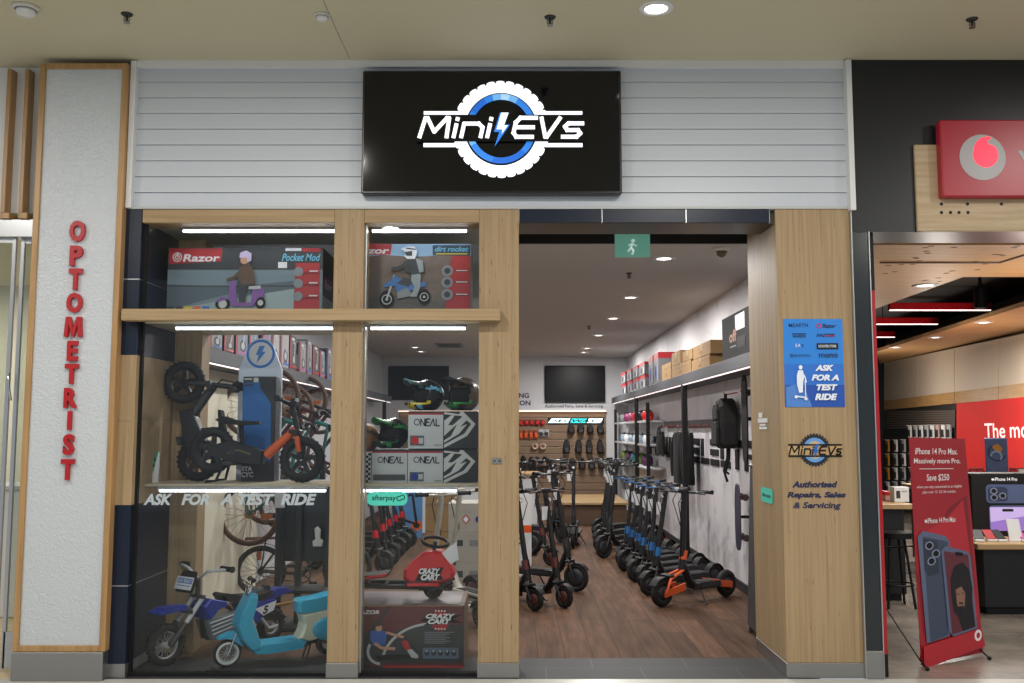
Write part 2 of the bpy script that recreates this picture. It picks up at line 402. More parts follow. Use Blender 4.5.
# dark pier with a timber band and the timber return behind the glass
zz = [0, Zf(664), Zf(505), Zf(355), ZH]
MB().box((xa, D, 0), (xb, D+.04, zz[1]), steel).struct('trim_pier_plinth')
m = MB()
for a, b, mm in ((zz[1], Zf(586)-.004, navy), (Zf(586)+.004, zz[2], navy), (zz[2], Zf(421)-.001, ply), (Zf(421)+.001, zz[3], ply), (zz[3], Zf(279)-.004, navy), (Zf(279)+.004, zz[4], navy)):
    m.box((xa, D, a), (xb, D+.045, b), mm); m.box((xb-.03, D+.05, a), (xb, 6.78, b), mm)
m.box((xa+.002, D+.005, .02), (xb-.002, 6.77, ZH-.002), alu)
m.struct('wall_pier')
MB().box((XL-.1, 6.78, 0), (XRET, 6.95, ZS), ply).struct('wall_return')
MB().box((XR-.3, 6.861, 0), (XR+.1, 6.95, ZS), shopw).struct('wall_nib')
# glass
MB().box((xb+.004, D+.06, .02), (p1l, D+.07, ZHb), glassm).struct('window_1')
MB().box((p1r, D+.06, .02), (p2l, D+.07, ZHb), glassm).struct('window_2')
m = MB(); m.box((xb, D+.05, 0), (xb+.018, D+.08, ZHb), black); m.box((p1r, D+.05, 0), (p1r+.012, D+.08, ZHb), alu)
m.box((xb, D+.04, 0), (p1l, D+.09, .02), black); m.box((p1r, D+.04, 0), (p2l, D+.09, .02), black); m.struct('trim_glazing')
# shelves behind the glass
lam = mat('shelf_laminate', '#b9ae98', .4)
strut('trim_shelf_upper', xb, D+.1, bz0, p2l, 6.95, bz1, lam)
sz1 = Zf(484, 6.3); sz0 = sz1-.018
m = MB(); m.box((xb, 6.3, sz0), (p1l+.1, 6.86, sz1), lam, .003); m.box((p1r-.1, 6.3, sz0), (p2l+.1, 6.86, sz1), lam, .003)
m.struct('trim_shelf_lower')
MB().box((xb, 6.95, bz1), (p2r, 7.0, ZS+.1), mat('back_panel', '#a8a6a4', .5)).struct('wall_window_back')
MB().box((xb, D+.2, ZHb+.02), (p2r, 6.95, ZH), mat('window_soffit', '#b5b2ac', .5)).struct('ceiling_window')
MB().box((xa-.3, D+.2, 3.4), (prr+.2, 7.25, ZC+.1), dark).struct('wall_bulkhead')
# lower shelf legs
def ledbar(px0, px1, z, Y, label):
    a, b = X(px0, Y), X(px1, Y)
    r = T('strip_light', label, 'light', ((a+b)/2, Y, z))
    MB().box((a, Y-.02, z), (b, Y+.03, z+.018), alu, .003).build('housing', r, True)
    MB().cyl((a+.01, Y, z-.006), (b-.01, Y, z-.006), .009, led, n=8).build('tube', r, True)
for px0, px1, py, tp, lab in ((175, 333, 234.5, ZHb, 'white strip light at top of the left display window above the long purple scooter box'),
                          (171, 333, 328, bz0, 'white strip light under the timber beam in the left window above the upright bike'),
                          (160, 328, 490, sz0, 'white strip light under the lower shelf of the left window'),
                          (368, 467, 236, ZHb, 'white strip light at top of the right display window above the dirt bike box'),
                          (368, 466, 330, bz0, 'white strip light under the timber beam in the right window above the helmets'),
                          (366, 458, 489, sz0, 'white strip light under the lower shelf of the right window')):
    ledbar(px0, px1, tp-.018, 6.3 if tp == sz0 else 6.26, lab)
# ---- mall ceiling fittings
def fit(px, py): return G(px, py, ZC)
def detector(px, py, label, k=1):
    p = fit(px, py); r = T('smoke_detector', label, 'smoke detector', p)
    MB().lathe((0, 0, 0), (0, 0, -1), [(0, 0), (.075, 0), (.075, .012), (.06, .02)], offwhite).build('base', r)
    MB().lathe((0, 0, 0), (0, 0, -1), [(.05, .018), (.055, .03), (.045, .05), (.0, .054)], white).build('sensor_head', r); r.scale = (k, k, k)
detector(26, 7, 'white round smoke detector at top left of the mall ceiling'); detector(322, 15, 'small white smoke detector on the mall ceiling left of the black sign', .65)
def sprinkler(p, label, k=1):
    r = T('sprinkler', label, 'sprinkler', p)
    MB().lathe((0, 0, 0), (0, 0, -1), [(0, 0), (.035*k, 0), (.03*k, .008), (.012, .012)], dark).build('rose', r)
    m = MB(); m.cyl((0, 0, -.01), (0, 0, -.05), .008, dark, n=8); m.tube([(.012, 0, -.02), (.018, 0, -.035), (0, 0, -.052)], .003, dark, 5); m.tube([(-.012, 0, -.02), (-.018, 0, -.035), (0, 0, -.052)], .003, dark, 5)
    m.cyl((0, 0, -.05), (0, 0, -.054), .02, steel, n=10); m.build('nozzle', r)
sprinkler(fit(127, 14), 'dark sprinkler head on the mall ceiling above the timber framed panel'); sprinkler(fit(550, 17), 'dark sprinkler head on the mall ceiling above the black sign'); sprinkler(fit(972, 19), 'dark sprinkler head on the mall ceiling at the far right')
def downlight(p, label, rad=.075, group=None, tilt=0):
    r = T('downlight', label, 'ceiling light', p, group=group)
    MB().lathe((0, 0, 0), (0, 0, -1), [(rad*.72, 0), (rad*1.15, 0), (rad*1.15, .006), (rad*.8, .012), (rad*.72, .004)], white).build('trim_ring', r)
    MB().lathe((0, 0, 0), (0, 0, -1), [(0, .004), (rad*.74, .004), (rad*.74, 0)], lampw).build('lamp', r)
    return r
downlight(fit(656, 8), 'round recessed downlight glowing in the mall ceiling', .09)
m = MB(); q = [fit(350, 60), fit(318, -40)]
m.box((q[0].x-.002, -2, ZC-.0015), (q[0].x+.002, D-.05, ZC), grey); m.struct('trim_ceiling_joint')
# ================================================================= shop sign
sx0, sx1 = X(362, 6.03, 130), X(621.5, 6.03, 130); sb, st = Zf(193.5, 6.03), Zf(70.5, 6.03)
r = T('shop_sign', 'large black illuminated sign with white tyre logo above the shop entrance', 'sign', ((sx0+sx1)/2, 6.05, sb))
gl = mat('sign_gloss_black', '#06080c', .08)
MB().box((sx0, 6.03, sb), (sx1, 6.11, st), mat('sign_case', '#0b0c0f', .3), .006).build('case', r, True)
MB().box((sx0+.012, 6.025, sb+.014), (sx1-.012, 6.04, st-.012), gl, .002).build('face', r, True)
a = Art((sx0, 6.022, sb), X_, Z_, sx1-sx0, st-sb, (66, 92, 848, 462), .0008)
we = mat('sign_white', '#f4f8ff', .4, emit=.9)
bl = [mat('sign_blue%d' % i, c, .4, emit=.6) for i, c in enumerate(('#2f7fe0', '#1f66cc', '#74b4f0', '#a9d4fa'))]
N = 30; pts = []
for i in range(N):
    for t, rr in ((.02, 144), (.26, 146), (.55, 146), (.82, 144), (.85, 139), (.98, 139)):
        an = 2*math.pi*(i+t)/N; pts.append((485+rr*math.cos(an), 271+rr*math.sin(an)))
a.pg(pts, we); a.rect(252, 217, 730, 229, we); a.rect(252, 313, 730, 325, we)
a.circ(485, 271, 109, gl, n=48)
for k in range(24):
    h = [0, 0, 0, 1, 1, 1, 1, 0, 0, 0, 2, 3][k % 12] if k < 12 else [0, 0, 1, 1, 0, 2, 3, 2, 0, 0, 0, 0][k-12]
    a.ring(485, 271, 104, 86, bl[h], k*15, k*15+15, 72)
a.rect(232, 231, 735, 311, gl)
logotext(a, (('M', 241, 322), ('i', 343, 343), ('n', 366, 424), ('i', 444, 444)), 241, 298, 12, we); logotext(a, (('E', 520, 580), ('V', 594, 650), ('s', 668, 722)), 241, 298, 12, we)
a.pg([(482, 226), (508, 226), (496, 262), (512, 262), (466, 328), (480, 284), (464, 284)], bl[0]); a.pg([(486, 226), (508, 226), (494, 264), (506, 264), (487, 290), (490, 276), (472, 276)], we)
a.build('illuminated_logo', r, True)
# ================================================================= neighbour on the left
yl = D-.02
wl = MB().box((-9, D+.12, Zf(209)), (xa-.05, D+.2, ZC), white); wl.struct('wall_neighbour')
fx0, fx1 = X(28, yl-.02, 357), X(118, yl-.02, 357); ft, fb = Zf(64.5, yl-.02), Zf(651, yl-.02)
r = T('framed_sign_panel', 'tall white textured panel in a timber frame with red vertical lettering', 'sign', ((fx0+fx1)/2, yl, 0))
fr = MB(); w = .038
for p0, p1 in (((fx0, fb), (fx0+w, ft)), ((fx1-w, fb), (fx1, ft)), ((fx0+w, ft-w), (fx1-w, ft)), ((fx0+w, fb), (fx1-w, fb+w))):
    fr.box((p0[0], yl-.045, p0[1]), (p1[0], yl+.03, p1[1]), oak, .003)
fr.build('frame', r, True)
tx = mat('textured_white_panel', '#bfc4c9', .35)
nt = tx.node_tree; b_ = nt.nodes['Principled BSDF']; tc = nt.nodes.new('ShaderNodeTexCoord'); vo = nt.nodes.new('ShaderNodeTexVoronoi'); vo.inputs['Scale'].default_value = 42
nz = nt.nodes.new('ShaderNodeTexNoise'); nz.inputs['Scale'].default_value = 20; mxv = nt.nodes.new('ShaderNodeMix'); mxv.data_type = 'VECTOR'; mxv.inputs[0].default_value = .12
nt.links.new(tc.outputs['Object'], nz.inputs['Vector']); nt.links.new(tc.outputs['Object'], mxv.inputs[4]); nt.links.new(nz.outputs['Color'], mxv.inputs[5]); nt.links.new(mxv.outputs[1], vo.inputs['Vector'])
bp = nt.nodes.new('ShaderNodeBump'); bp.inputs['Strength'].default_value = .32; bp.inputs['Distance'].default_value = .012
nt.links.new(vo.outputs['Distance'], bp.inputs['Height']); nt.links.new(bp.outputs[0], b_.inputs['Normal'])
MB().box((fx0+w, yl-.03, fb+w), (fx1-w, yl+.02, ft-w), tx).build('panel', r, True)
MB().box((fx0+.005, yl-.06, 0), (fx1-.005, yl+.03, fb), steel, .004).build('plinth', r, True)
rl = mat('red_letter', '#a9131b', .35)
ly = [(221, 242), (246, 266), (269, 290), (293, 313), (317, 337), (341, 361), (364, 384), (388, 408), (411, 430), (434, 455), (459, 480)]
hw = {'O': 8.2, 'P': 6.8, 'T': 7, 'M': 10, 'E': 5.5, 'R': 6.8, 'I': 2.2, 'S': 5.8}
hw['M'] = 9.4
for ch, (y0, y1) in zip('OPTOMETRIST', ly):
    cxp = 78.3-(((y0+y1)/2)-232)*.042
    a_ = P(cxp-hw[ch], y1, yl-.035); b2 = P(cxp+hw[ch], y0, yl-.035)
    w_, h_ = b2.x-a_.x, b2.z-a_.z; m = MB()
    if ch == 'M': m.prism([(x*w_, y*h_) for x, y in ((0, 0), (.08, 1), (.32, 1), (.5, .42), (.68, 1), (.92, 1), (1, 0), (.79, 0), (.75, .66), (.56, 0), (.44, 0), (.25, .66), (.21, 0))], a_-Y_*.001, X_, Z_, .04, rl)
    else: m.text(ch, a_, X_, Z_, w_, h_, rl, .045, 0, .02)
    m.build('letter', r, True)
# timber battens on the white wall
for px, lab in ((20.5, 'slim vertical timber batten on the white wall beside the framed panel'), (2.5, 'slim vertical timber batten at the left edge of the view')):
    t_, b2 = P(px, 66, yl+.02), P(px, 210, yl+.02); xx = X(px-2, yl, 140)
    m = MB(); m.box((xx-.012, yl+.06, Zf(211)), (xx+.016, yl+.139, Zf(66)), oak, .003); m.box((xx-.012, yl+.06, Zf(217)), (xx+.05, yl+.2, Zf(211)), oak, .003); m.thing('timber_batten', lab, 'batten')
# glazed folding door and the room behind it
cream = mat('cream_wall', '#d8d3bf', .6)
m = MB(); m.box((-9, 9.5, 0), (xa-.02, 9.6, 3.4), cream); m.struct('wall_neighbour_back')
MB().box((-9, D+.2, 3.0), (xa-.02, 9.6, 3.05), cream).struct('ceiling_neighbour')
MB().box((-9, D-.02, -.1), (xa-.02, 9.6, .001), grain('pale_floor', '#c9b48e', '#b79f78', (3, 30, 1), .3)).struct('floor_neighbour')
MB().box((xa-.03, D+.05, 0), (xa-.01, 9.5, 3.0), cream).struct('wall_neighbour_side')
MB().box((X(38), D+.04, 0), (xa-.031, D+.1, Zf(209)), cream).struct('wall_neighbour_nib')
r = T('folding_glass_door', 'stacked silver framed glass folding door left of the framed panel', 'door', (X(16), D+.1, 0))
MB().box((X(-60), D+.06, Zf(235)), (X(36), D+.16, Zf(217)), alu, .004).build('top_track', r, True)
fg = glass('door_glass', '#eef2ee', .06)
for i, px in enumerate((-22, 4, 16, 24)):
    x0 = X(px); dx = .02
    m = MB(); 
    for k in (0, 1): m.box((x0+k*.12-.012, D+.09+i*.02, .03), (x0+k*.12+.014, D+.11+i*.02, Zf(235)), alu, .002)
    m.box((x0, D+.09+i*.02, .03), (x0+.12, D+.11+i*.02, .26), alu); m.box((x0, D+.095+i*.02, Zf(240)), (x0+.12, D+.105+i*.02, Zf(235)), alu)
    m.build('leaf_frame', r, True)
    MB().box((x0+.012, D+.098+i*.02, .26), (x0+.108, D+.102+i*.02, Zf(240)), fg).build('glass_leaf', r, True)
m = MB(); m.tube([P(11, 400, D+.07), P(10, 396, D+.05), P(8, 380, D+.05), P(9, 374, D+.07)], .008, chrome); m.build('handle', r, True)
rc = T('reception_counter', 'low white counter behind the folding glass door', 'counter', (-4.6, 8.2, 0))
MB().box((-5.6, 8, 0), (-3.9, 8.5, 1.05), white, .01).build('body', rc, True); MB().box((-5.65, 7.96, 1.05), (-3.85, 8.54, 1.09), lgrey, .006).build('worktop', rc, True)
# ================================================================= decals on the right pillar
yp = D-.001
a = Art((X(784, D, 365), yp, Zf(407)), X_, Z_, X(843.5, D, 365)-X(784, D, 365), Zf(319)-Zf(407), (132, 60, 323, 333), .0005)
pb = [mat('poster_blue%d' % i, c, .35) for i, c in enumerate(('#1f6fc4', '#2a7fd6', '#2f6fcb', '#2450a8', '#1d3f90'))]
a.rect(132, 60, 323, 333, pb[1]); a.rect(132, 200, 323, 270, pb[2]); a.rect(132, 265, 323, 333, pb[3])
a.pg([(136, 272), (170, 262), (200, 285), (218, 333), (136, 333)], mat('poster_pale', '#4c7fc9', .4))
ink = mat('poster_ink', '#15294f', .5); pw = mat('poster_white', '#dfe6f2', .5)
a.txt('MEARTH', 150, 74, 212, 86, ink, .01); a.ring(247, 82, 8, 5, red); a.txt('Razor', 258, 75, 302, 88, ink, .03, .2)
a.rect(160, 105, 205, 108, ink); a.txt('inokim', 162, 108, 204, 118, ink, .02); a.txt('FASTER', 238, 106, 296, 116, ink, .02, .3); a.rect(262, 112, 298, 114, red)
a.txt('E-R', 170, 138, 186, 148, pw); a.txt('W', 188, 138, 196, 148, ink); a.rect(238, 136, 306, 154, black); a.txt('SCOOTER STORE', 243, 141, 300, 149, pw, .01)
a.ring(156, 174, 5, 3, ink); a.txt('BRAVOMOTO', 164, 170, 216, 178, ink); a.txt('mono', 244, 168, 304, 180, ink, .01)
for t, x0, y0, x1, y1 in (('ASK', 230, 203, 290, 222), ('FOR A', 217, 233, 305, 252), ('TEST', 232, 263, 300, 282), ('RIDE', 226, 292, 298, 312)): a.txt(t, x0, y0, x1, y1, pw, .055, .25)
a.circ(183, 211, 6, pw, 7); a.pg([(175, 220), (190, 220), (194, 240), (190, 256), (188, 288), (176, 290), (170, 262), (170, 236)], pw); a.line([(186, 226), (196, 240), (200, 258)], 4, pw); a.line([(196, 250), (197, 306)], 3, pw); a.line([(164, 300), (198, 304)], 4, pw); a.circ(166, 302, 5, pw); a.circ(197, 308, 5, pw)
a.thing('wall_poster', 'blue poster with white rider silhouette on the timber pillar', 'poster')
a = Art((X(788, D, 450), yp, Zf(467)), X_, Z_, X(842, D, 450)-X(788, D, 450), Zf(433)-Zf(467), (148, 414, 318, 516), .0005)
dn = mat('decal_navy', '#1d2247', .5)
N = 30; pts = []
for i in range(N):
    for t, rr in ((.05, 50), (.6, 50), (.66, 46), (.95, 46)):
        an = 2*math.pi*(i+t)/N; pts.append((232+rr*math.cos(an), 465+rr*math.sin(an)))
a.pg(pts, mat('decal_black', '#1a1c22', .5)); a.circ(232, 465, 37, mat('decal_blue', '#5f93d2', .5)); a.circ(232, 465, 27, mat('decal_pale', '#b9a98a', .5))
a.rect(148, 447, 318, 452, black); a.rect(148, 481, 318, 486, black); a.rect(148, 453, 318, 480, mat('decal_wood', '#b39468', .5))
logotext(a, (('M', 151, 180), ('i', 188, 188), ('n', 197, 216), ('i', 223, 223)), 455, 478, 5, black); logotext(a, (('E', 244, 264), ('V', 270, 292), ('s', 297, 312)), 455, 478, 5, black); a.pg([(234, 448), (243, 448), (237, 464), (243, 464), (227, 490), (231, 472), (225, 472)], blue)
a.thing('tyre_logo_decal', 'dark round tyre logo decal on the timber pillar below the blue poster', 'decal')
r = T('lettering_decal', 'three lines of dark blue slanted lettering on the timber pillar', 'decal', (X(814, D, 490), yp, Zf(512)))
A3 = lambda: Art((X(783, D, 490), yp, Zf(512)), X_, Z_, X(846, D, 490)-X(783, D, 490), Zf(478)-Zf(512), (132, 552, 328, 658), .0005)
for t, x0, y0, x1, y1 in (('Authorised', 160, 562, 302, 582), ('Repairs, Sales', 144, 595, 327, 618), ('& Servicing', 162, 627, 311, 652)): a = A3(); a.txt(t, x0, y0, x1, y1, dn, .05 if '&' not in t else .03, .25); a.build('text_line', r, True)
m = Art((prl-.002, 6.62, 1.06), -Y_, Z_, .3, .1, (0, 0, 100, 90), .0005)
def pill(m_, x0, y0, x1, y1, mm, rr):
    pts = []
    for cx, cy, a0 in ((x1-rr, y1-rr, 0), (x0+rr, y1-rr, 90), (x0+rr, y0+rr, 180), (x1-rr, y0+rr, 270)):
        for k in range(7): an = R(a0+15*k); pts.append((cx+rr*math.cos(an), cy+rr*math.sin(an)))
    m_.pg(pts, mm)
pill(m, 0, 0, 100, 90, teal, 16); m.txt('afterpay', 12, 34, 84, 62, black, .02)
m.thing('round_sticker', 'small mint green sticker on the inner side of the timber pillar', 'sticker')
m = Art((prl-.002, 6.66, 1.55), -Y_, Z_, .26, .14, (0, 0, 100, 140), .0005); m.rect(0, 60, 100, 90, paper); m.rect(10, 20, 50, 55, paper); m.rect(20, 98, 80, 112, paper); m.rect(15, 118, 95, 135, paper)
m.thing('peeling_sticker', 'torn white sticker residue on the inner side of the timber pillar', 'sticker')
m = MB(); m.box((X(492, D, 461), D-.006, Zf(464)), (X(502, D, 461), D+.001, Zf(458)), steel, .002)
for k in (-1, 1): m.cyl((X(497+k*2.5, D, 461), D-.008, Zf(461)), (X(497+k*2.5, D, 461), D-.005, Zf(461)), .007, dark, n=10)
m.thing('key_switch', 'small steel key switch plate on the middle timber post', 'switch')
# lettering on the glass
yg = D+.058
r = T('window_lettering', 'pale slanted lettering across the lower left display window', 'decal', (X(235, yg, 497), yg, Zf(508, yg)))
A4 = lambda: Art((X(143, yg, 497), yg, Zf(508, yg)), X_, Z_, X(328, yg, 497)-X(143, yg, 497), Zf(489, yg)-Zf(508, yg), (90, 35, 702, 95), .0003)
lt = mat('frost_letter', '#aab4ba', .5)
for t, x0, x1 in (('ASK', 92, 188), ('FOR', 218, 310), ('A', 344, 388), ('TEST', 404, 526), ('RIDE', 546, 664)): a = A4(); a.txt(t, x0, 50, x1, 86, lt, .045, .25); a.build('word', r, True)
a = Art((X(367, yg, 497), yg, Zf(505.5, yg)), X_, Z_, X(407.5, yg, 497)-X(367, yg, 497), Zf(491.5, yg)-Zf(505.5, yg), (64, 40, 195, 88), .0003)
pill(a, 64, 40, 195, 88, teal, 20); a.txt('afterpay', 80, 52, 158, 76, black, .015); a.ring(168, 64, 9, 6, black, 30, 300); a.ring(178, 60, 9, 6, black, 200, 480)
a.thing('payment_sticker', 'mint green rounded sticker with black lettering on the right display window', 'sticker')
# exit sign
EYS = 6.95; e0, e1 = P(615, 257, EYS), P(650, 233, EYS)
r = T('exit_sign', 'green running man exit sign hanging inside the entrance', 'sign', ((e0.x+e1.x)/2, EYS, e0.z))
eg = mat('exit_green', '#6fae9c', .4, emit=.3); egw = mat('exit_white', '#d8efe6', .4, emit=.4)
MB().box((e0.x, EYS, e0.z), (e1.x, EYS+.02, e1.z), eg, .004).build('panel', r, True); MB().box((e0.x+.02, EYS-.01, e1.z), (e1.x-.02, EYS+.03, 3.35), lgrey, .004).build('bracket', r, True)
a = Art((e0.x, EYS-.001, e0.z), X_, Z_, e1.x-e0.x, e1.z-e0.z, (0, 0, 120, 80)); a.circ(62, 26, 6, egw); a.line([(60, 34), (54, 50), (64, 58), (58, 72)], 7, egw); a.line([(54, 50), (44, 62)], 6, egw); a.line([(60, 36), (74, 44)], 4, egw); a.line([(58, 36), (46, 42)], 4, egw); a.build('pictogram', r, True)
p = G(743, 243, ZS); 
r = T('dome_camera', 'small pale dome camera on the shop ceiling near the entrance pillar', 'camera', (1.62, 7.35, ZS))
MB().lathe((0, 0, 0), (0, 0, -1), [(0, 0), (.07, 0), (.07, .02), (.05, .03)], offwhite).build('base', r); MB().sphere((0, 0, -.035), .042, mat('dome_tint', '#5a5038', .15)).build('dome', r)
# shop ceiling lights
for i, (px, py) in enumerate(((664, 258), (630.5, 297), (613, 318), (598.5, 335), (587, 348), (579, 357.5))):
    q = G(px, py, ZS); q.y = min(q.y, 17.4); downlight(q, ('nearest', 'second nearest', 'third nearest', 'fourth nearest', 'fifth nearest', 'farthest')[i]+' round downlight in the row along the shop ceiling', .085, 'shop ceiling downlights')
for i, (px, py) in enumerate(((415, 347), (424, 354))):
    q = G(px, py, ZS); q.y = min(q.y, 17.2); downlight(q, ('left hand ceiling downlight seen through the right window, nearer one', 'left hand ceiling downlight seen through the right window, farther one')[i], .085, 'shop ceiling downlights')
for px, py, lab in ((629, 273, 'small sprinkler hanging from the shop ceiling beside the nearest downlights'), (589, 326, 'tiny sprinkler hanging mid way along the shop ceiling')):
    sprinkler(G(px, py, ZS), lab, .8)
q0, q1 = V((-1.35, 16.3, ZS)), V((-.9, 15.6, ZS))
m = MB(); m.box((q0.x, q1.y, ZS-.012), (q1.x, q0.y, ZS-.001), grey, .003)
for k in range(6): m.box((q0.x+.05, q1.y+.05+k*(q0.y-q1.y-.1)/6, ZS-.014), (q1.x-.05, q1.y+.1+k*(q0.y-q1.y-.1)/6, ZS-.011), dark)
m.thing('air_vent', 'dark ceiling air vent seen above the helmets', 'vent')
# ================================================================= builders (local: x forward, z up, y left)
def wheel(parent, c, r, tw, rim=alu, spokes=5, hubr=.3, name='wheel', tire=rubber, style='cast', rr=.72, knob=False):
    c = V(c); t = MB(); t.torus(c, (0, 1, 0), r-tw, tw, tire, 32, 10, .95)
    if knob:
        for i in range(26):
            a = 2*math.pi*i/26; e = V((math.cos(a), 0, math.sin(a))); q = c+e*(r-.002)
            t.box((-.002, -tw*.7, -.007), (.0035, tw*.7, .007), tire, 0, Matrix.Translation(q) @ Matrix.Rotation(-a, 4, 'Y') @ Matrix.Identity(4))
    o = t.build(name, parent)
    m = MB(); ri = r-1.75*tw
    m.torus(c, (0, 1, 0), ri, tw*.35, rim, 28, 6, 1.6)
    if style == 'wire':
        for i in range(24):
            a = 2*math.pi*i/24; b = a+(.5 if i % 2 else -.5); y = .012*(1 if i % 4 < 2 else -1)
            m.tube([c+V((math.cos(a)*ri, 0, math.sin(a)*ri)), c+V((math.cos(b)*r*.12, y, math.sin(b)*r*.12))], .0016, rim, 4)
        m.cyl(c-V((0, .03, 0)), c+V((0, .03, 0)), r*.14, rim, n=14)
    elif style == 'disc':
        m.lathe(c-V((0, tw*.8, 0)), (0, 1, 0), [(0, -.004), (ri*.5, -.004), (ri, .006), (ri, tw*1.6-.006), (ri*.5, tw*1.6+.004), (0, tw*1.6+.004)], rim)
        m.torus(c, (0, 1, 0), ri*.55, tw*.25, dark, 20, 6, 3.5)
    else:
        for i in range(spokes):
            a = 2*math.pi*(i+.25)/spokes; e = V((math.cos(a), 0, math.sin(a))); f = V((-math.sin(a), 0, math.cos(a)))
            w0, w1 = r*.13, r*.075
            m.prism([(r*.1, -w0), (ri, -w1), (ri, w1), (r*.1, w0)], c, e, f, tw*.9, rim)
        m.cyl(c-V((0, tw*.9, 0)), c+V((0, tw*.9, 0)), r*.2, rim, n=16); m.cyl(c-V((0, tw*1.3, 0)), c+V((0, tw*1.3, 0)), r*.07, chrome, n=10)
    m.build('rim', o)
    return o
def grip_pair(parent, p, half, r=.015, gl=.11, m=black, dx=0):
    for s in (-1, 1):
        q = p+V((dx, s*half, 0)); g = MB(); g.cyl(q-V((0, s*gl, 0)), q, r, m, n=10); g.cyl(q, q+V((0, s*.006, 0)), r*1.25, m, n=10); g.build('grip', parent)
def kick_scooter(name, label, accent, h=1.05, wb=.88, r=.11, rim=dark, body=black2, big=False, tagc=paper, group=None, hb=.24, tire=rubber, style='disc', strip=None, back=.1, rake=.2):
    t = T(name, label, 'kick scooter', group=group); xf, xr = wb/2, -wb/2; tw = .026 if not big else .036
    wheel(t, (xf, 0, r), r, tw, rim, style=style, name='front_wheel', tire=tire); wheel(t, (xr, 0, r), r, tw, rim, style=style, name='rear_wheel', tire=tire)
    d = MB(); z0, z1 = r*.95, r*.95+.06
    x0, x1 = xr+r+.02, xf-back-.11
    d.prism([(x0, -.065), (x0+.03, -.08), (x1-.03, -.08), (x1, -.05), (x1, .05), (x1-.03, .08), (x0+.03, .08), (x0, .065)], (0, 0, (z0+z1)/2), X_, Y_, z1-z0, body, None, .006)
    do = d.build('deck', t)
    g = MB(); g.box((x0+.05, -.06, z1), (x1-.06, .06, z1+.004), rubber); g.build('grip_mat', do)
    for s in (-1, 1): g = MB(); g.box((x0+.05, s*.08-.003, z0+.02), (x1-.05, s*.08+.003, z1-.018), strip or dark); g.build('side_strip', do)
    zh = r*2+.12; hd = V((xf-back, 0, zh)); tp = V((xf-back-(h-zh)*rake, 0, h))
    n = MB(); n.tube([(x1-.03, 0, (z0+z1)/2), (x1+.04, 0, z1+.03), (xf-back-.01, 0, zh-.03)], [.036, .034, .03], body, 10, flat=1.2); n.cyl(hd-V((-.012, 0, .07)), hd+V((-.012, 0, .06)), .034, body); n.build('neck', t)
    s_ = MB(); s_.cyl(hd, tp, .024 if not big else .03, body, n=12); s_.cyl(hd+V((-.004, 0, .02)), hd+V((-.022, 0, .1)), .036, accent if accent != black else body, n=10); s_.build('stem', t)
    f = MB(); 
    for s in (-1, 1): f.tube([hd+V((.01, s*.02, -.07)), (xf-.05, s*(tw+.025), r*2-.01), (xf, s*(tw+.022), r)], .013, orange if big else body, 8)
    f.box((xf-.1, -tw-.03, r*2+.0), (xf-.04, tw+.03, r*2+.03), body, .008); f.build('fork', t)
    if big:
        for nm, xa_, xb_ in (('front_arm', xf-.24, xf+.02), ('rear_arm', xr+.26, xr-.02)):
            q = MB()
            for s in (-1, 1): q.prism([(xa_, r*1.55), (xa_, r*1.05), (xb_, r*.72), (xb_, r*1.2)], (0, s*(tw+.02), 0), X_, Z_, .018, orange, None, .004)
            q.build(nm, t)
    else:
        rf = MB(); A = [R(a) for a in range(20, 165, 12)]; rr = r+.012
        vs = [(xr+rr*math.cos(a), y, r+rr*math.sin(a)) for a in A for y in (-tw-.008, tw+.008)]
        rf.add(vs, [(2*i, 2*i+1, 2*i+3, 2*i+2) for i in range(len(A)-1)], black, True); rf.box((xr-rr*.96-.012, -.02, r+.02), (xr-rr*.96, .02, r+.05), red, .003); rf.build('rear_fender', t)
    ff = MB(); A = [R(a) for a in range(30, 140, 12)]; rr = r+.012
    ff.add([(xf+rr*math.cos(a), y, r+rr*math.sin(a)) for a in A for y in (-tw-.006, tw+.006)], [(2*i, 2*i+1, 2*i+3, 2*i+2) for i in range(len(A)-1)], black, True); ff.build('front_fender', t)
    hbm = MB(); hbm.tube([tp+V((-.03, -hb, .01)), tp+V((0, -hb*.6, .0)), tp, tp+V((0, hb*.6, .0)), tp+V((-.03, hb, .01))], .012, body, 8)
    hbm.box(tp+V((-.02, -.045, -.012)), tp+V((.035, .045, .03)), body, .008); hbo = hbm.build('handlebar', t)
    grip_pair(hbo, tp+V((-.03, 0, .01)), hb+.02, .017, .11, black)
    for s in (-1, 1): l = MB(); l.tube([tp+V((0, s*hb*.5, 0)), tp+V((.035, s*hb*.62, 0)), tp+V((.03, s*hb*.98, -.005))], .008, accent if accent != orange else dark, 6); l.build('brake_lever', hbo)
    l = MB(); l.tube([tp+V((.03, .05, 0)), tp+V((.11, .03, -.09)), tp+V((.05, .01, -.3)), hd+V((.03, 0, .06)), hd+V((.03, .02, -.06))], .0045, black, 6); l.tube([tp+V((.03, -.06, 0)), tp+V((.1, -.05, -.07)), tp+V((.03, -.01, -.34))], .0045, black, 6); l.build('cable', t)
    l = MB(); l.cyl(tp+V((.03, 0, -.07)), tp+V((.055, 0, -.07)), .022, body, n=12); l.cyl(tp+V((.055, 0, -.07)), tp+V((.057, 0, -.07)), .017, paper, n=12); l.build('headlight', t)
    k = MB(); k.cyl((0, .07, z0), (.02, .15, .004), .008, dark, n=8); k.box((0, .14, 0), (.05, .165, .008), dark, .003); k.build('kickstand', t)
    if tagc:
        p = MB(); p.box(tp+V((.045, -.085, -.25)), tp+V((.048, -.01, -.13)), tagc); p.tube([tp+V((.046, -.06, -.11)), tp+V((.02, -.06, .0))], .0015, dark, 4); p.build('price_tag', t)
    return t
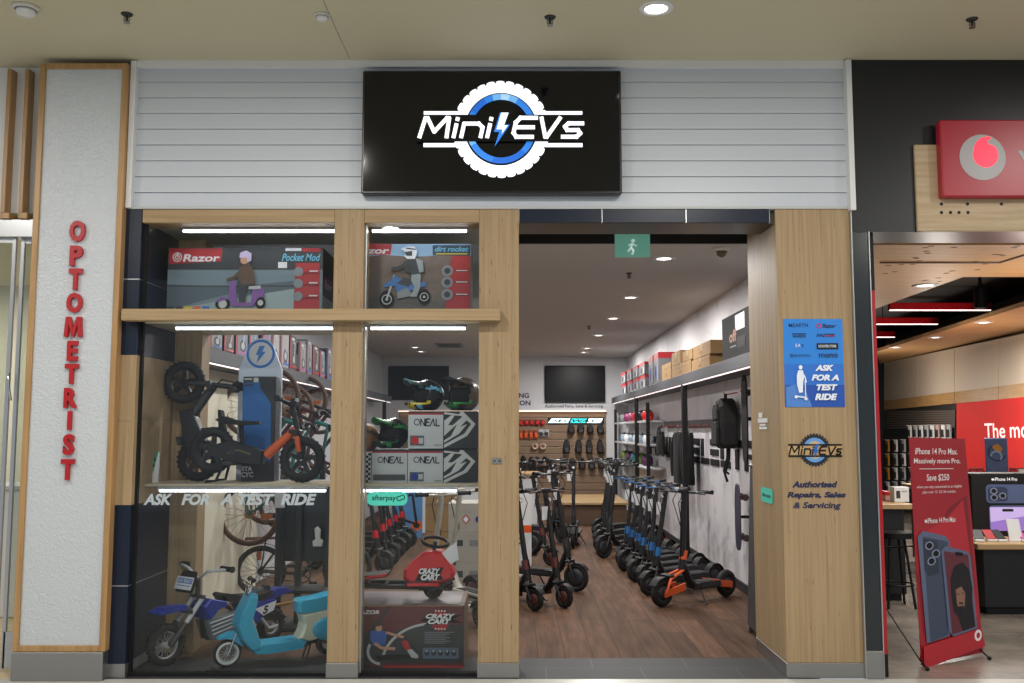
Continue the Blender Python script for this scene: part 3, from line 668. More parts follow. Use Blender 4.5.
def balance_bike(name, label, accent, body=black2, r=.155, wb=.6):
    t = T(name, label, 'balance bike'); xf, xr = wb/2, -wb/2
    wheel(t, (xf, 0, r), r, .03, black2, 5, name='front_wheel', knob=True); wheel(t, (xr, 0, r), r, .03, black2, 5, name='rear_wheel', knob=True)
    f = MB(); f.prism([(xr-.03, r+.02), (xr+.12, r+.08), (xr+.36, r+.03), (xr+.36, r-.06), (xr+.16, r-.07), (xr-.02, r-.03)], (0, 0, 0), X_, Z_, .09, body, None, .012); fo = f.build('frame', t)
    a = MB(); a.tube([(xf-.25, 0, r+.0), (xf-.12, 0, r+.14), (xf-.07, 0, r+.2)], [.034, .03, .026], accent, 10); a.build('down_tube', fo)
    a = Art((xr+.1, -.047, r-.05), X_, Z_, .2, .1, (0, 0, 20, 10)); a.line([(2, 6), (9, 3), (18, 5)], 1.2, mat('olive', '#5b5a2a')); a.circ(5, 5, 2.2, dark); a.build('frame_graphic', fo)
    s = MB(); s.cyl((xr+.2, 0, r+.04), (xr+.17, 0, r+.2), .016, black, n=10); s.build('seat_post', t)
    s = MB(); s.prism([(xr+.0, r+.205), (xr+.04, r+.235), (xr+.14, r+.215), (xr+.3, r+.225), (xr+.31, r+.205), (xr+.18, r+.185), (xr+.04, r+.185)], (0, 0, 0), X_, Z_, .09, black, None, .014); s.build('seat', t)
    k = MB()
    for sg in (-1, 1): k.tube([(xf-.06, sg*.05, r+.19), (xf, sg*.05, r)], .015, body, 8)
    k.box((xf-.1, -.065, r+.165), (xf-.03, .065, r+.195), body, .006); ko = k.build('fork', t)
    k = MB()
    for sg in (-1, 1): k.tube([(xf-.045, sg*.05, r+.15), (xf-.015, sg*.052, r+.05)], .018, accent, 8)
    k.build('fork_guard', ko)
    h = MB(); tp = V((xf-.12, 0, r+.37)); h.cyl((xf-.055, 0, r+.18), tp, .018, body); h.tube([tp+V((-.03, -.22, .02)), tp+V((0, -.1, 0)), tp+V((0, .1, 0)), tp+V((-.03, .22, .02))], .012, black, 8); h.box(tp+V((-.02, -.05, -.02)), tp+V((.04, .05, .02)), black, .006); ho = h.build('handlebar', t)
    grip_pair(ho, tp+V((-.03, 0, .02)), .24, .017, .11)
    g = MB(); g.tube([tp+V((.03, .03, 0)), tp+V((.08, .02, -.1)), tp+V((.03, .0, -.2)), (xf-.2, .02, r+.08)], .005, black, 6); g.build('cable', t)
    g = MB(); g.box((xr+.12, -.13, r-.085), (xr+.18, .13, r-.06), dark, .006); g.build('foot_rest', t)
    return t
def mtb(name, label, frame, tire=rubber, r=.3, wb=.95, group=None, rim=alu):
    """pedal bike"""
    t = T(name, label, 'bicycle', group=group); xf, xr = wb/2, -wb/2
    wheel(t, (xf, 0, r), r, .024, rim, style='wire', name='front_wheel', tire=tire); wheel(t, (xr, 0, r), r, .024, rim, style='wire', name='rear_wheel', tire=tire)
    bb = V((xr+.38, 0, r-.04)); st = V((xr+.22, 0, r+.4)); hd = V((xf-.16, 0, r+.42)); hl = V((xf-.12, 0, r+.3))
    m = MB()
    for a, b, rr in ((bb, st, .016), (bb, hl, .021), (st-V((-.02, 0, .06)), hd, .017), (hd, hl, .022)): m.cyl(a, b, rr, frame, n=10)
    for s in (-1, 1):
        m.cyl(bb+V((0, s*.03, 0)), (xr, s*.06, r), .01, frame, n=8); m.cyl(st+V((.02, s*.02, -.07)), (xr, s*.06, r), .008, frame, n=8)
    m.build('frame', t)
    m = MB()
    for s in (-1, 1): m.tube([hl+V((.0, s*.055, -.03)), (xf, s*.055, r)], .014, black, 8)
    m.box(hl+V((-.02, -.06, -.045)), hl+V((.03, .06, -.01)), black, .006); m.build('fork', t)
    m = MB(); m.cyl(st, st+V((-.035, 0, .1)), .014, alu, n=8); m.build('seat_post', t)
    m = MB(); c = st+V((-.04, 0, .11)); m.prism([(-.14, -.07), (-.16, 0), (-.14, .07), (-.02, .03), (.12, .018), (.13, 0), (.12, -.018), (-.02, -.03)], c, X_, Y_, .045, black, None, .012); m.build('saddle', t)
    m = MB(); tp = hd+V((-.01, 0, .07)); m.cyl(hd, tp, .016, black); m.tube([tp+V((-.02, -.31, .02)), tp+V((.03, -.1, 0)), tp+V((.03, .1, 0)), tp+V((-.02, .31, .02))], .013, black, 8); h = m.build('handlebar', t)
    grip_pair(h, tp+V((-.02, 0, .02)), .33, .017, .12)
    m = MB(); m.torus(bb+V((0, -.05, 0)), (0, 1, 0), .075, .007, dark, 24, 6); m.cyl(bb+V((0, -.06, 0)), bb+V((0, .06, 0)), .02, dark)
    for s in (-1, 1): m.tube([bb+V((0, s*.065, 0)), bb+V((s*.1, s*.075, -s*.1))], .009, dark, 6); m.box(bb+V((s*.1-.04, s*.075, -s*.1-.01)), bb+V((s*.1+.04, s*.075+s*.08, -s*.1+.01)), black, .004)
    m.build('crankset', t)
    m = MB(); m.tube([bb+V((0, -.055, .075)), (xr, -.055, r+.035), (xr-.03, -.055, r), (xr, -.055, r-.035), bb+V((0, -.055, -.075))], .005, dark, 5); m.build('chain', t)
    for xx in (xf, xr):
        m = MB(); rf = mat('reflector', '#a05a25', .3); m.prism([(-.02, -.05), (.02, -.05), (.02, .05), (-.02, .05)], (xx-.02, 0, r+.15), X_, Z_, .012, rf); m.build('reflector', t)
    return t
def helmet(name, label, shell, deco, visor, chin=None, r=.13, loc=(0, 0, 0), rot=(0, 0, 0)):
    """full face motocross helmet, face towards +x"""
    t = T(name, label, 'helmet', loc, rot); zc = r*.98; chin = chin or shell; NU, NV = 48, 32
    def pt(a, e, k=1.0):
        c = max(0, math.cos(a)); q = k*(1+.62*c**2.2*math.exp(-((e+.58)/.33)**2)+.06*max(0, -math.cos(a))*math.exp(-((e-.3)/.5)**2))
        x, y, z = math.cos(e)*math.cos(a)*1.08*q, math.cos(e)*math.sin(a)*.88*q, math.sin(e)*1.05*min(q, 1.15)
        return V((x*r, y*r, zc+max(z, -.93)*r))
    def surf(keep, m, k=1.0):
        b = MB()
        for j in range(NV):
            for i in range(NU):
                a0, a1 = (2*math.pi*i/NU-math.pi, 2*math.pi*(i+1)/NU-math.pi); e0, e1 = (math.pi*j/NV-math.pi/2, math.pi*(j+1)/NV-math.pi/2)
                mm = keep((a0+a1)/2, (e0+e1)/2)
                if mm: b.add([pt(a0, e0, k), pt(a1, e0, k), pt(a1, e1, k), pt(a0, e1, k)], [(0, 1, 2, 3)], mm, True)
        return b
    hole = lambda a, e: abs(a) < 1.12-.25*max(0, -e) and -.36 < e < .4
    isch = lambda a, e: abs(a) < 1.25 and e < -.22
    o = surf(lambda a, e: None if hole(a, e) or isch(a, e) or e < -1.1 else (deco if .05 < e-.35*math.sin(abs(a)*1.3) < .3 and abs(a) > .9 or (e > .45 and .35 < abs(a) < .75 and e < 1.2) else shell), shell).build('shell', t)
    m = MB(); m.sphere((-.06*r, 0, zc), (r*.93, r*.8, r*.9), mat('padding_black', '#08080a', .95), 24, 14); m.build('padding', o)
    c_ = surf(lambda a, e: (chin if (abs(a) < .35 and e > -.75) or (-.5 < e < -.3) else (deco if .5 < abs(a) < .8 and e > -.8 else shell)) if isch(a, e) and not hole(a, e) and e > -1.15 else None, chin).build('chin_guard', t)
    m = MB(); vs = []; n = 9
    for i in range(n):
        u = -1+2*i/(n-1); dz = -.34*u*u*r
        for x, w, z in ((.45, .82, .93), (.95, .74, .92), (1.35, .6, .98), (1.72, .42, 1.08)): vs.append((r*(x-.18*u*u), r*w*u, zc+r*z+dz*(1-.15*x)))
    fs = [(i*4+j, i*4+4+j, i*4+5+j, i*4+1+j) for i in range(n-1) for j in range(3)]; b = len(vs)
    for j, mm in ((0, shell), (1, visor), (2, visor)): m.add([V(p) for p in vs]+[V(p)-V((0, 0, .007)) for p in vs], [f for q, f in enumerate(fs) if q % 3 == j]+[tuple(b+x for x in f) for q, f in enumerate(fs) if q % 3 == j], mm, True)
    m.add([V(p) for p in vs]+[V(p)-V((0, 0, .007)) for p in vs], [(i*4+3, i*4+7, b+i*4+7, b+i*4+3) for i in range(n-1)], deco); m.build('visor', t)
    for y in (-.25, 0, .25): m = MB(); m.box((r*1.5, r*(y-.08), zc-r*.62), (r*1.56-abs(y)*.25*r, r*(y+.08), zc-r*.44), black, .002); m.build('vent', c_)
    return t
def carton(name, label, p0, p1, m, cat='box', group=None, tape=None, rot=0, bev=.004, world_art=None):
    """box with lid seam; returns empty at base centre"""
    p0, p1 = V(p0), V(p1); c = (p0+p1)/2; h = (p1-p0)/2
    t = T(name, label, cat, (c.x, c.y, p0.z), (0, 0, rot), group)
    b = MB(); b.box((-h.x, -h.y, 0), (h.x, h.y, 2*h.z), m, bev); b.build('body', t)
    if tape: 
        b = MB(); b.box((-h.x-.001, -.025, 2*h.z-.06), (h.x+.001, .025, 2*h.z+.001), tape); b.build('tape', t)
    return t, h
# ================================================================= things in the display windows
def aim(fx, fy, rx, ry):
    """location and z rotation of a vehicle whose front/rear ground points are given"""
    return ((fx+rx)/2, (fy+ry)/2, 0), (0, 0, math.atan2(fy-ry, fx-rx))
ZT = bz1+.001
# --- long box, top left
bx0, bx1 = X(167.5, 6.42, 280), X(322.6, 6.42, 280); bz_t = Zf(248, 6.42)
pd = mat('print_dark_slate', '#2e3138', .5); ps = mat('print_sea', '#6d7f8a', .5); ps2 = mat('print_sand', '#8fa0a6', .5); psd = mat('print_shadow', '#4f5d68', .5)
t, h = carton('scooter_box', 'long dark retail box picturing a rider on a purple scooter', (bx0, 6.42, ZT), (bx1, 6.8, bz_t), mat('box_dark', '#30323a', .5))
a = Art((-h.x, -h.y, 0), X_, Z_, 2*h.x, 2*h.z, (288, 205, 950, 205+265*(bz_t-ZT)/(bz_t-Zf(310, 6.42))))
a.rect(288, 298, 950, 470, ps); a.pg([(288, 360), (560, 372), (840, 345), (840, 410), (560, 400), (288, 470)], psd); a.rect(288, 366, 840, 371, pd); a.pg([(300, 470), (700, 400), (830, 380), (830, 470)], ps2)
a.rect(288, 205, 950, 298, pd); a.pg([(292, 207), (520, 207), (515, 262), (292, 275)], redp); a.txt('Razor', 352, 232, 510, 264, paper, .025, .15); a.ring(328, 245, 20, 16, paper); a.ring(328, 245, 11, 7, paper); a.rect(326, 225, 331, 245, paper)
a.pg([(835, 270), (938, 270), (938, 466), (830, 466)], redp); a.txt('Pocket Mod', 775, 230, 940, 262, mat('print_cyan', '#68b6d6', .5), .015, .3); a.rect(760, 266, 798, 292, paper); a.rect(790, 206, 858, 219, paper); a.rect(862, 207, 940, 222, redp)
for y in (300, 350, 405): a.circ(848, y+8, 20, mat('print_grey', '#7c8288', .5)); a.rect(868, y+12, 935, y+16, dred); a.rect(895, y+3, 930, y+8, paper)
for i, c in enumerate((pd, pd, yellow, orange, blue)): a.rect(292+i*38, 456, 322+i*38, 468, c)
a.circ(530, 446, 32, black, 25); a.circ(530, 446, 18, lgrey); a.circ(690, 441, 22, black, 26); a.circ(690, 441, 12, lgrey)
a.pg([(500, 440), (520, 415), (552, 420), (560, 350), (582, 345), (590, 440), (650, 440), (656, 380), (700, 375), (708, 412), (680, 420), (660, 455), (570, 455), (556, 425)], purple)
a.pg([(590, 345), (630, 370), (650, 350), (668, 372), (630, 378), (625, 440), (600, 440)], pd); a.pg([(598, 290), (640, 270), (660, 310), (668, 358), (610, 368), (590, 335)], mat('print_coat', '#5a4438', .6)); a.line([(610, 300), (575, 335), (545, 345)], 14, mat('print_coat')); a.circ(618, 260, 17, skin); a.pg([(596, 250), (600, 228), (625, 218), (648, 232), (648, 262), (632, 270), (628, 248)], mat('print_helmet', '#b7a8c8', .5)); a.pg([(640, 372), (690, 368), (690, 382), (640, 384)], lgrey)
a.build('printed_front', t)
a = Art((h.x, -h.y, 0), Y_, Z_, 2*h.y, 2*h.z, (0, 0, 100, 100)); a.rect(0, 0, 100, 30, pd); a.rect(10, 40, 90, 60, redp); a.rect(0, 70, 100, 100, lgrey); a.txt('Razor', 18, 44, 82, 57, paper, .02, .15); a.build('printed_end', t)
# --- dirt bike box, top right
bx0, bx1 = X(350, 6.42, 280), X(471, 6.42, 280)
t, h = carton('dirt_bike_box', 'square retail box picturing a child in helmet on a blue dirt bike', (bx0, 6.42, ZT), (bx1, 6.7, Zf(244, 6.42)), mat('box_rock', '#57504c', .5))
a = Art((-h.x, -h.y, 0), X_, Z_, 2*h.x, 2*h.z, (0, 200, 552, 200+305*(Zf(244, 6.42)-ZT)/(Zf(244, 6.42)-Zf(310, 6.42))))
sky = mat('print_sky', '#86a8c6', .5); a.rect(0, 200, 552, 258, sky); a.pg([(0, 270), (150, 250), (300, 262), (420, 250), (552, 256), (552, 508), (0, 508)], mat('print_rock', '#6a5c55', .6, vary=.35, scale=25)); a.pg([(0, 470), (200, 440), (440, 470), (440, 508), (0, 508)], mat('print_track', '#57534f', .6, vary=.3, scale=30))
a.pg([(-2, 200), (190, 200), (184, 250), (0, 250)], redp); a.txt('Razor', 14, 216, 178, 246, paper, .03, .2); a.pg([(376, 206), (548, 206), (548, 256), (376, 252)], mat('print_navy', '#243a4f', .5)); a.txt('dirt rocket', 386, 212, 540, 236, mat('print_cyan'), .02, .3); a.rect(392, 244, 536, 249, yellow)
a.pg([(462, 256), (548, 256), (548, 503), (436, 503)], redp)
for y in (325, 378, 435): a.circ(444, y, 26, mat('print_grey')); a.circ(444, y, 14, pd); a.rect(478, y-6, 540, y+4, dred); a.rect(484, y-3, 536, y+1, paper)
for cx, cy, r_ in ((170, 458, 42), (340, 446, 36)): a.circ(cx, cy, r_*.8, black, r_); a.ring(cx, cy, r_*.55, r_*.45, lgrey); a.circ(cx, cy, 6, lgrey)
a.line([(170, 458), (196, 375), (204, 345)], 8, lgrey); a.pg([(155, 390), (190, 370), (205, 345), (262, 385), (300, 390), (345, 375), (348, 395), (260, 425), (215, 425), (208, 395), (160, 402)], mat('print_blue', '#3468a8', .5)); a.pg([(215, 425), (265, 405), (290, 440), (220, 455)], mat('print_grey'))
gp = mat('print_gear', '#8f979c', .5); a.pg([(215, 385), (250, 355), (300, 370), (270, 400)], pd); a.pg([(285, 330), (325, 345), (322, 400), (306, 445), (276, 447), (296, 400), (280, 370)], gp); a.pg([(245, 285), (300, 262), (338, 290), (340, 335), (290, 345), (250, 330)], pd); a.line([(255, 298), (215, 318), (190, 318)], 18, pd); a.pg([(300, 268), (332, 280), (338, 330), (318, 336)], gp)
a.pg([(230, 225), (262, 214), (295, 215), (308, 240), (296, 272), (262, 272), (246, 258), (264, 245), (248, 236)], paper); a.pg([(250, 240), (284, 235), (284, 258), (258, 258)], pd); a.line([(255, 222), (300, 228)], 6, pd)
a.build('printed_front', t)
# --- upright display board, boxed bike and two balance bikes on the lower shelf
ZSf = sz1+.001
def Wp(px, py, Y): q = P(px, py, Y); return (q.x, q.z)
t = T('display_board', 'tall white round topped display board with a blue bolt logo', 'display board', (X(259, 6.76, 480), 6.76, ZSf))
b0, b1 = X(237.5, 6.76, 430), X(281, 6.76, 430); c = (b0+b1)/2; hw_ = (b1-b0)/2; zt_ = Zf(338.5, 6.76); zs_ = Zf(370, 6.76)
pts = [(c-hw_, ZSf), (c+hw_, ZSf), (c+hw_, zs_)]
for i in range(0, 17):
    an = R(12+156*i/16); rx = hw_*.62; pts.append((c+rx*math.cos(an), zt_-rx+rx*math.sin(an)))
pts.append((c-hw_, zs_)); MB().prism(pts, (0, 6.76, 0), X_, Z_, .02, mat('board_white', '#d3dcea', .4), None).build('panel', t, True)
a = Art((c-.12, 6.749, Zf(354, 6.76)-.12), X_, Z_, .24, .24, (0, 0, 240, 240)); lb = mat('logo_blue', '#2377c9', .4)
a.circ(120, 120, 100, white, n=40); a.ring(120, 120, 102, 84, lb, n=48); a.pg([(112, 62), (150, 62), (132, 104), (158, 104), (92, 186), (106, 128), (84, 128)], lb); a.build('logo', t, True)
bx0, bx1 = X(242, 6.6, 430), X(275, 6.6, 430)
t, h = carton('bike_box', 'tall blue and black boxed bike standing against the white display board', (bx0, 6.6, ZSf), (bx1, 6.7, Zf(376.5, 6.6)), mat('box_black', '#23252b', .45))
a = Art((-h.x, -h.y, 0), X_, Z_, 2*h.x, 2*h.z, (462, 215, 588, 622)); a.pg([(462, 217), (522, 217), (530, 262), (570, 320), (574, 546), (462, 546)], mat('box_blue', '#1d5796', .4)); a.rect(464, 217, 522, 240, pd); a.rect(502, 220, 520, 238, lgrey); a.rect(466, 222, 496, 228, lgrey); a.rect(466, 246, 500, 252, pd)
for tx_, x0, y0, x1, y1 in (('STA', 464, 564, 506, 582), ('CYC', 464, 585, 510, 606)): a.txt(tx_, x0, y0, x1, y1, paper, .05)
a.build('printed_front', t)
bk = balance_bike('balance_bike', 'black balance bike with orange fork and down tube on the lower window shelf', mat('bike_orange', '#c2531f', .35), wb=.62)
q = aim(X(298, 6.42, 470), 6.42, X(212, 6.45, 470), 6.45); bk.location = (q[0][0], q[0][1], ZSf+.034); bk.rotation_euler = (0, .1, q[1][2])
m = MB()
for s in (-1, 1): m.tube([(-.2, s*.05, .09), (-.23, s*.09, -.04), (-.3, s*.09, -.052)], .01, black, 8)
m.build('prop_stand', bk)
bk2 = balance_bike('balance_bike', 'black balance bike stood upright on its rear wheel against the timber panel', dark, r=.148, wb=.55)
th = R(12.5); fw = V((-math.sin(th), 0, math.cos(th))); up = V((math.cos(th), 0, math.sin(th))); M = Matrix((fw, up.cross(fw), up)).transposed()
rc_ = V((X(198.5, 6.62, 468), 6.62, ZSf+.148)); bk2.location = rc_-M @ V((-.275, 0, .148)); bk2.rotation_euler = M.to_euler()
t = T('brochure_stand', 'small green and white leaning leaflet at the left end of the lower shelf', 'leaflet', (X(154, 6.45, 480), 6.45, ZSf))
m = MB(); p_ = [Wp(147, 484, 6.45), Wp(158, 484, 6.45), Wp(160, 452, 6.45), Wp(156, 453, 6.45)]; p_ = [(x, max(z, ZSf)) for x, z in p_]; m.prism(p_, (0, 6.45, 0), X_, Z_, .012, paper); m.build('card', t, True)
a = Art((p_[0][0], 6.443, ZSf), X_, Z_, .08, .22, (146, 452, 160, 485)); a.pg([(147, 484), (151, 484), (159, 453), (156, 453)], mat('leaf_green', '#2f8f6a', .5)); a.circ(154, 468, 1.2, black); a.circ(155, 462, 1.2, black); a.build('printed_face', t, True)
# --- helmet cartons
def gearbox(label, px0, pxm, px1, py0, py1, win, Yf=6.46, dark_side=True):
    x0, xm, x1 = X(px0, Yf, 450), X(pxm, Yf, 450), X(px1, Yf, 450); z0, z1 = Zf(py1, Yf), Zf(py0, Yf)
    t = T('helmet_box', label, 'box', ((x0+x1)/2, Yf, z0), group=None)
    MB().box((x0, Yf, z0), (x1, Yf+.26, z1), mat('box_black'), .004).build('body', t, True)
    a = Art((x0, Yf, z0), X_, Z_, xm-x0, z1-z0, (0, 0, 170, 170)); wp = mat('box_white', '#b9bfc4', .5)
    a.rect(0, 14, 170, 168, wp); a.rect(0, 10, 170, 17, redp)
    k = black; a.ring(42, 50, 15, 11, k); 
    for pts in ([(61, 66), (61, 36), (80, 66), (80, 36)], [(106, 36), (86, 36), (86, 66), (106, 66)], [(86, 51), (102, 51)], [(106, 66), (122, 36), (128, 66)], [(136, 36), (136, 66), (152, 66)]): a.line(pts, 5, k, .3)
    a.line([(80, 66), (96, 32)], 3, k)
    if win == 'long': a.rect(8, 122, 162, 150, mat('box_band', '#3f4648', .5)); a.rect(8, 108, 40, 112, lgrey)
    else: a.rect(10, 110, 78, 154, mat('box_slate', '#4a5660', .5)); a.circ(34, 132, 18, win); a.rect(52, 120, 74, 146, lgrey); a.rect(128, 150, 164, 154, grey)
    a.build('printed_label', t, True)
    if dark_side:
        a = Art((xm, Yf, z0), X_, Z_, x1-xm, z1-z0, (400, 285, 575, 460)); sh = mat('shield_white', '#c2c6c8', .5)
        a.pg([(405, 290), (480, 300), (486, 288), (500, 288), (562, 345), (520, 400), (405, 455), (405, 440), (505, 390), (540, 345), (490, 308), (405, 300)], sh)
        a.pg([(405, 330), (440, 305), (458, 305), (425, 350), (448, 350), (500, 308), (520, 325), (440, 400), (470, 345), (405, 400)], sh); a.pg([(405, 420), (440, 400), (480, 360), (520, 345), (480, 390), (405, 432)], sh); a.build('shield_emblem', t, True)
    return t, z1
_, hz = gearbox('white fronted carton with black lettering and long dark strip, lower left of three', 372, 407.3, 407.4, 449.5, 484.3, 'long', dark_side=False)
_, hz1 = gearbox('white and black carton with a shield emblem, at the bottom under another carton', 408, 443, 478, 449.5, 484.3, dblue)
_, hz2 = gearbox('white and black carton with a shield emblem, on top under two helmets', 408, 443, 478, 411, 449, red)
t, h = carton('checkered_box', 'narrow black and white checkered box beside the stacked cartons', (X(357, 6.47, 465), 6.47, ZSf), (X(371, 6.47, 465), 6.7, Zf(453, 6.47)), white)
a = Art((-h.x, -h.y, 0), X_, Z_, 2*h.x, 2*h.z, (0, 0, 6, 12))
for i in range(6):
    for j in range(12):
        if (i+j) % 2: a.rect(i, j, i+1, j+1, black)
a.build('checks', t)
hs = mat('helmet_black', '#15171a', .25); camo = mat('helmet_brown', '#4a3a26', .4, vary=.6, scale=30); cy = mat('helmet_blue', '#5aa0c0', .35)
helmet('motocross_helmet', 'black motocross helmet with blue and yellow stripes on the top carton', hs, cy, mat('visor_mix', '#3d5a55', .3, vary=.7, scale=22), yellow, .108, (X(427.5, 6.56, 400), 6.56, hz2), (0, 0, R(218)))
helmet('motocross_helmet', 'black and brown motocross helmet with green chin trim on the top carton', camo, hs, hs, green, .118, (X(464, 6.62, 400), 6.62, hz2), (0, 0, R(236)))
helmet('motocross_helmet', 'black and green motocross helmet on the lower left carton', hs, green, green, mat('helmet_green_dark', '#154a2c', .3), .107, (X(393, 6.57, 440), 6.57, hz), (0, 0, R(232)))
helmet('motocross_helmet', 'brown helmet half hidden behind the timber post above the checkered box', mat('helmet_tan', '#8a6238', .45, vary=.3, scale=12), camo, camo, camo, .1, (X(364, 6.6, 440), 6.6, Zf(453, 6.47)), (0, 0, R(200)))
# --- ride on cart and its box
bx0, bx1 = X(343, 6.37, 640), X(464, 6.37, 640); zt_ = G(430, 605.6).z
ztop = P(430, 605.6, 6.37).z
t, h = carton('cart_box', 'dark red retail box on the floor picturing a boy drifting in a ride-on cart', (bx0, 6.37, .001), (bx1, 6.95, ztop), mat('box_brown', '#6a5540', .6))
a = Art((-h.x, -h.y, 0), X_, Z_, 2*h.x, 2*h.z, (-88, 118, 800, 572)); dr = mat('print_maroon', '#5d2a2b', .5); dk = mat('print_charcoal', '#35383a', .5)
a.rect(-86, 122, 796, 566, dr); a.pg([(-86, 330), (250, 320), (480, 250), (796, 260), (796, 540), (-86, 545)], dk); a.pg([(60, 420), (260, 122), (240, 122), (60, 380)], pd)
a.ring(560, 560, 372, 352, lgrey, 195, 268, 60, .85); a.txt('RAZOR', 8, 152, 176, 180, paper, .02, .2)
a.circ(625, 195, 48, redp, 40); a.circ(625, 262, 60, redp, 42); 
for i in range(4): a.circ(592+i*22, 156, 7, paper, n=5); a.circ(592+i*22, 288, 7, paper, n=5)
a.pg([(470, 230), (540, 190), (700, 195), (790, 180), (720, 215), (790, 245), (690, 240), (600, 255), (500, 262), (545, 235)], black)
a.txt('CRAZY', 520, 176, 735, 212, paper, .05, .3); a.txt('CART', 535, 214, 705, 252, paper, .06, .3)
for i in range(7): a.rect(512, 310+i*13, 725-(i*29) % 60, 315+i*13, mat('print_grey'))
a.rect(500, 425, 762, 506, mat('print_slate', '#56687c', .5))
for i in range(5): a.circ(530+i*50, 465, 18, pd); a.circ(528+i*50, 450, 7, lgrey)
a.ring(190, 450, 100, 80, lgrey, 90, 215); a.circ(395, 445, 45, pd); a.pg([(150, 480), (330, 470), (460, 480), (440, 500), (180, 512)], black); a.pg([(120, 300), (190, 290), (240, 310), (225, 400), (140, 410), (112, 350)], mat('print_blue2', '#2f55a0', .5)); a.line([(150, 390), (200, 425), (300, 430)], 22, skin); a.line([(230, 310), (300, 330), (360, 345)], 18, skin); a.circ(178, 278, 24, skin); a.pg([(140, 250), (150, 215), (185, 210), (205, 230), (200, 258), (150, 270)], mat('print_hair', '#3a3030', .5)); a.pg([(340, 375), (385, 365), (415, 430), (375, 440)], redp); a.pg([(385, 440), (420, 430), (470, 480), (465, 500), (420, 495)], lgrey); a.rect(215, 552, 796, 568, redp)
a.build('printed_front', t)
a = Art((-h.x, -h.y, 2*h.z), X_, Y_, 2*h.x, 2*h.y, (0, 0, 100, 60)); a.rect(4, 5, 96, 56, mat('print_top', '#6e6468', .35, vary=.3, scale=6)); a.build('printed_lid', t)
t = T('ride_on_cart', 'red and black ride-on drift cart standing on its box', 'go-kart', (X(420, 6.62, 590), 6.62, ztop+.001))
def zc(x, y, Y=6.62): return Wp(355+x/4.877, 480+y/4.877, Y)
Yc = 6.62
zb_ = ztop+.001
MB().prism([zc(*p) for p in ((240, 472), (244, 432), (262, 410), (325, 358), (350, 346), (405, 340), (432, 344), (462, 390), (492, 450), (484, 474), (430, 496), (262, 492))], (0, Yc, 0), X_, Z_, .2, red, None, .03).build('body', t, True)
a = Art((zc(290, 490)[0], Yc-.1, zc(290, 490)[1]), X_, Z_, zc(440, 0)[0]-zc(290, 0)[0], zc(0, 400)[1]-zc(0, 490)[1], (290, 400, 440, 490)); a.pg([(300, 480), (325, 428), (395, 418), (436, 415), (420, 450), (436, 475), (380, 480), (360, 488)], black); a.txt('CRAZY', 318, 420, 420, 448, paper, .05, .3); a.txt('CART', 328, 448, 418, 478, paper, .06, .3); a.build('side_lettering', t, True)
m = MB()
for s in (-.1, .1): m.tube([zc(-40, 505)[:1]+(Yc+s,)+zc(-40, 505)[1:], zc(420, 512)[:1]+(Yc+s,)+zc(420, 512)[1:], zc(480, 485)[:1]+(Yc+s,)+zc(480, 485)[1:]], .016, black, 8)
for x in (-30, 60, 150, 250): m.cyl((zc(x, 508)[0], Yc-.1, zc(x, 508)[1]), (zc(x, 508)[0], Yc+.1, zc(x, 508)[1]), .012, black, n=8)
m.build('frame', t, True)
m = MB(); q0, q1 = zc(262, 505), zc(418, 490); m.box((q0[0], Yc-.125, q0[1]), (q1[0], Yc-.1, q1[1]), red, .004); m.build('side_bar', t, True)
m = MB(); m.prism([zc(*p) for p in ((-60, 495), (165, 462), (168, 446), (-60, 470))], (0, Yc, 0), X_, Z_, .2, black, None, .008); so = m.build('seat', t, True)
MB().prism([zc(*p) for p in ((62, 472), (165, 456), (164, 446), (62, 462))], (0, Yc-.1, 0), X_, Z_, .03, red).build('seat_trim', so, True)
q = zc(385, 0); wheel(t, (q[0]-t.location.x, 0, .068), .068, .024, black2, style='disc', name='drive_wheel')
for s in (-.14, .14): wheel(t, (zc(-30, 0)[0]-t.location.x, s, .03), .03, .012, lgrey, style='disc', name='caster_wheel')
m = MB(); m.cyl((zc(385, 340)[0], Yc, zc(385, 340)[1]), (zc(392, 300)[0], Yc, zc(392, 300)[1]), .014, dark); m.torus((zc(392, 302)[0], Yc, zc(392, 302)[1]), (.15, -.25, 1), .09, .012, black, 28, 8); m.build('steering_wheel', t, True)
p_ = [zc(*q) for q in ((430, 345), (500, 290), (512, 375), (472, 398))]
m = MB(); m.prism(p_, (0, Yc-.13, 0), X_, Z_, .002, paper); m.build('price_card', t, True)
# --- blue dirt bike (profile traced from the side)
wbd = .89
t = T('electric_dirt_bike', 'small blue and black electric dirt bike with number plate in the left window', 'motorbike')
def dl(x, y): q = (x-155)/535.0; return (wbd*(.5-q), max(.002, (558-128*q-y)/(780-84*q)))
fx, fz = dl(155, 455); rx, rz = dl(690, 375)
wheel(t, (wbd/2, 0, .135), .135, .026, lgrey, style='wire', name='front_wheel', knob=True); wheel(t, (-wbd/2, 0, .122), .122, .03, lgrey, style='wire', name='rear_wheel', knob=True)
def pl(name, pts, th, m, y=0, bev=.006, par=None): return MB().prism([dl(*p) for p in pts], (0, y, 0), X_, Z_, th, m, None, bev).build(name, par or t)
def lp(x, y, yy=0): q = dl(x, y); return V((q[0], yy, q[1]))
pl('front_fender', ((86, 293), (120, 264), (190, 250), (236, 250), (240, 272), (180, 284), (110, 303)), .1, dblue, 0, .012)
m = MB()
for s in (-1, 1): m.cyl(lp(300, 215, s*.05), lp(225, 340, s*.05), .016, lgrey); m.cyl(lp(225, 340, s*.05), (wbd/2, s*.05, .135), .02, dark)
m.box(lp(250, 290, -.07), lp(235, 270, .07), dark, .004); m.box(lp(310, 215, -.07), lp(290, 200, .07), dark, .004); m.build('fork', t)
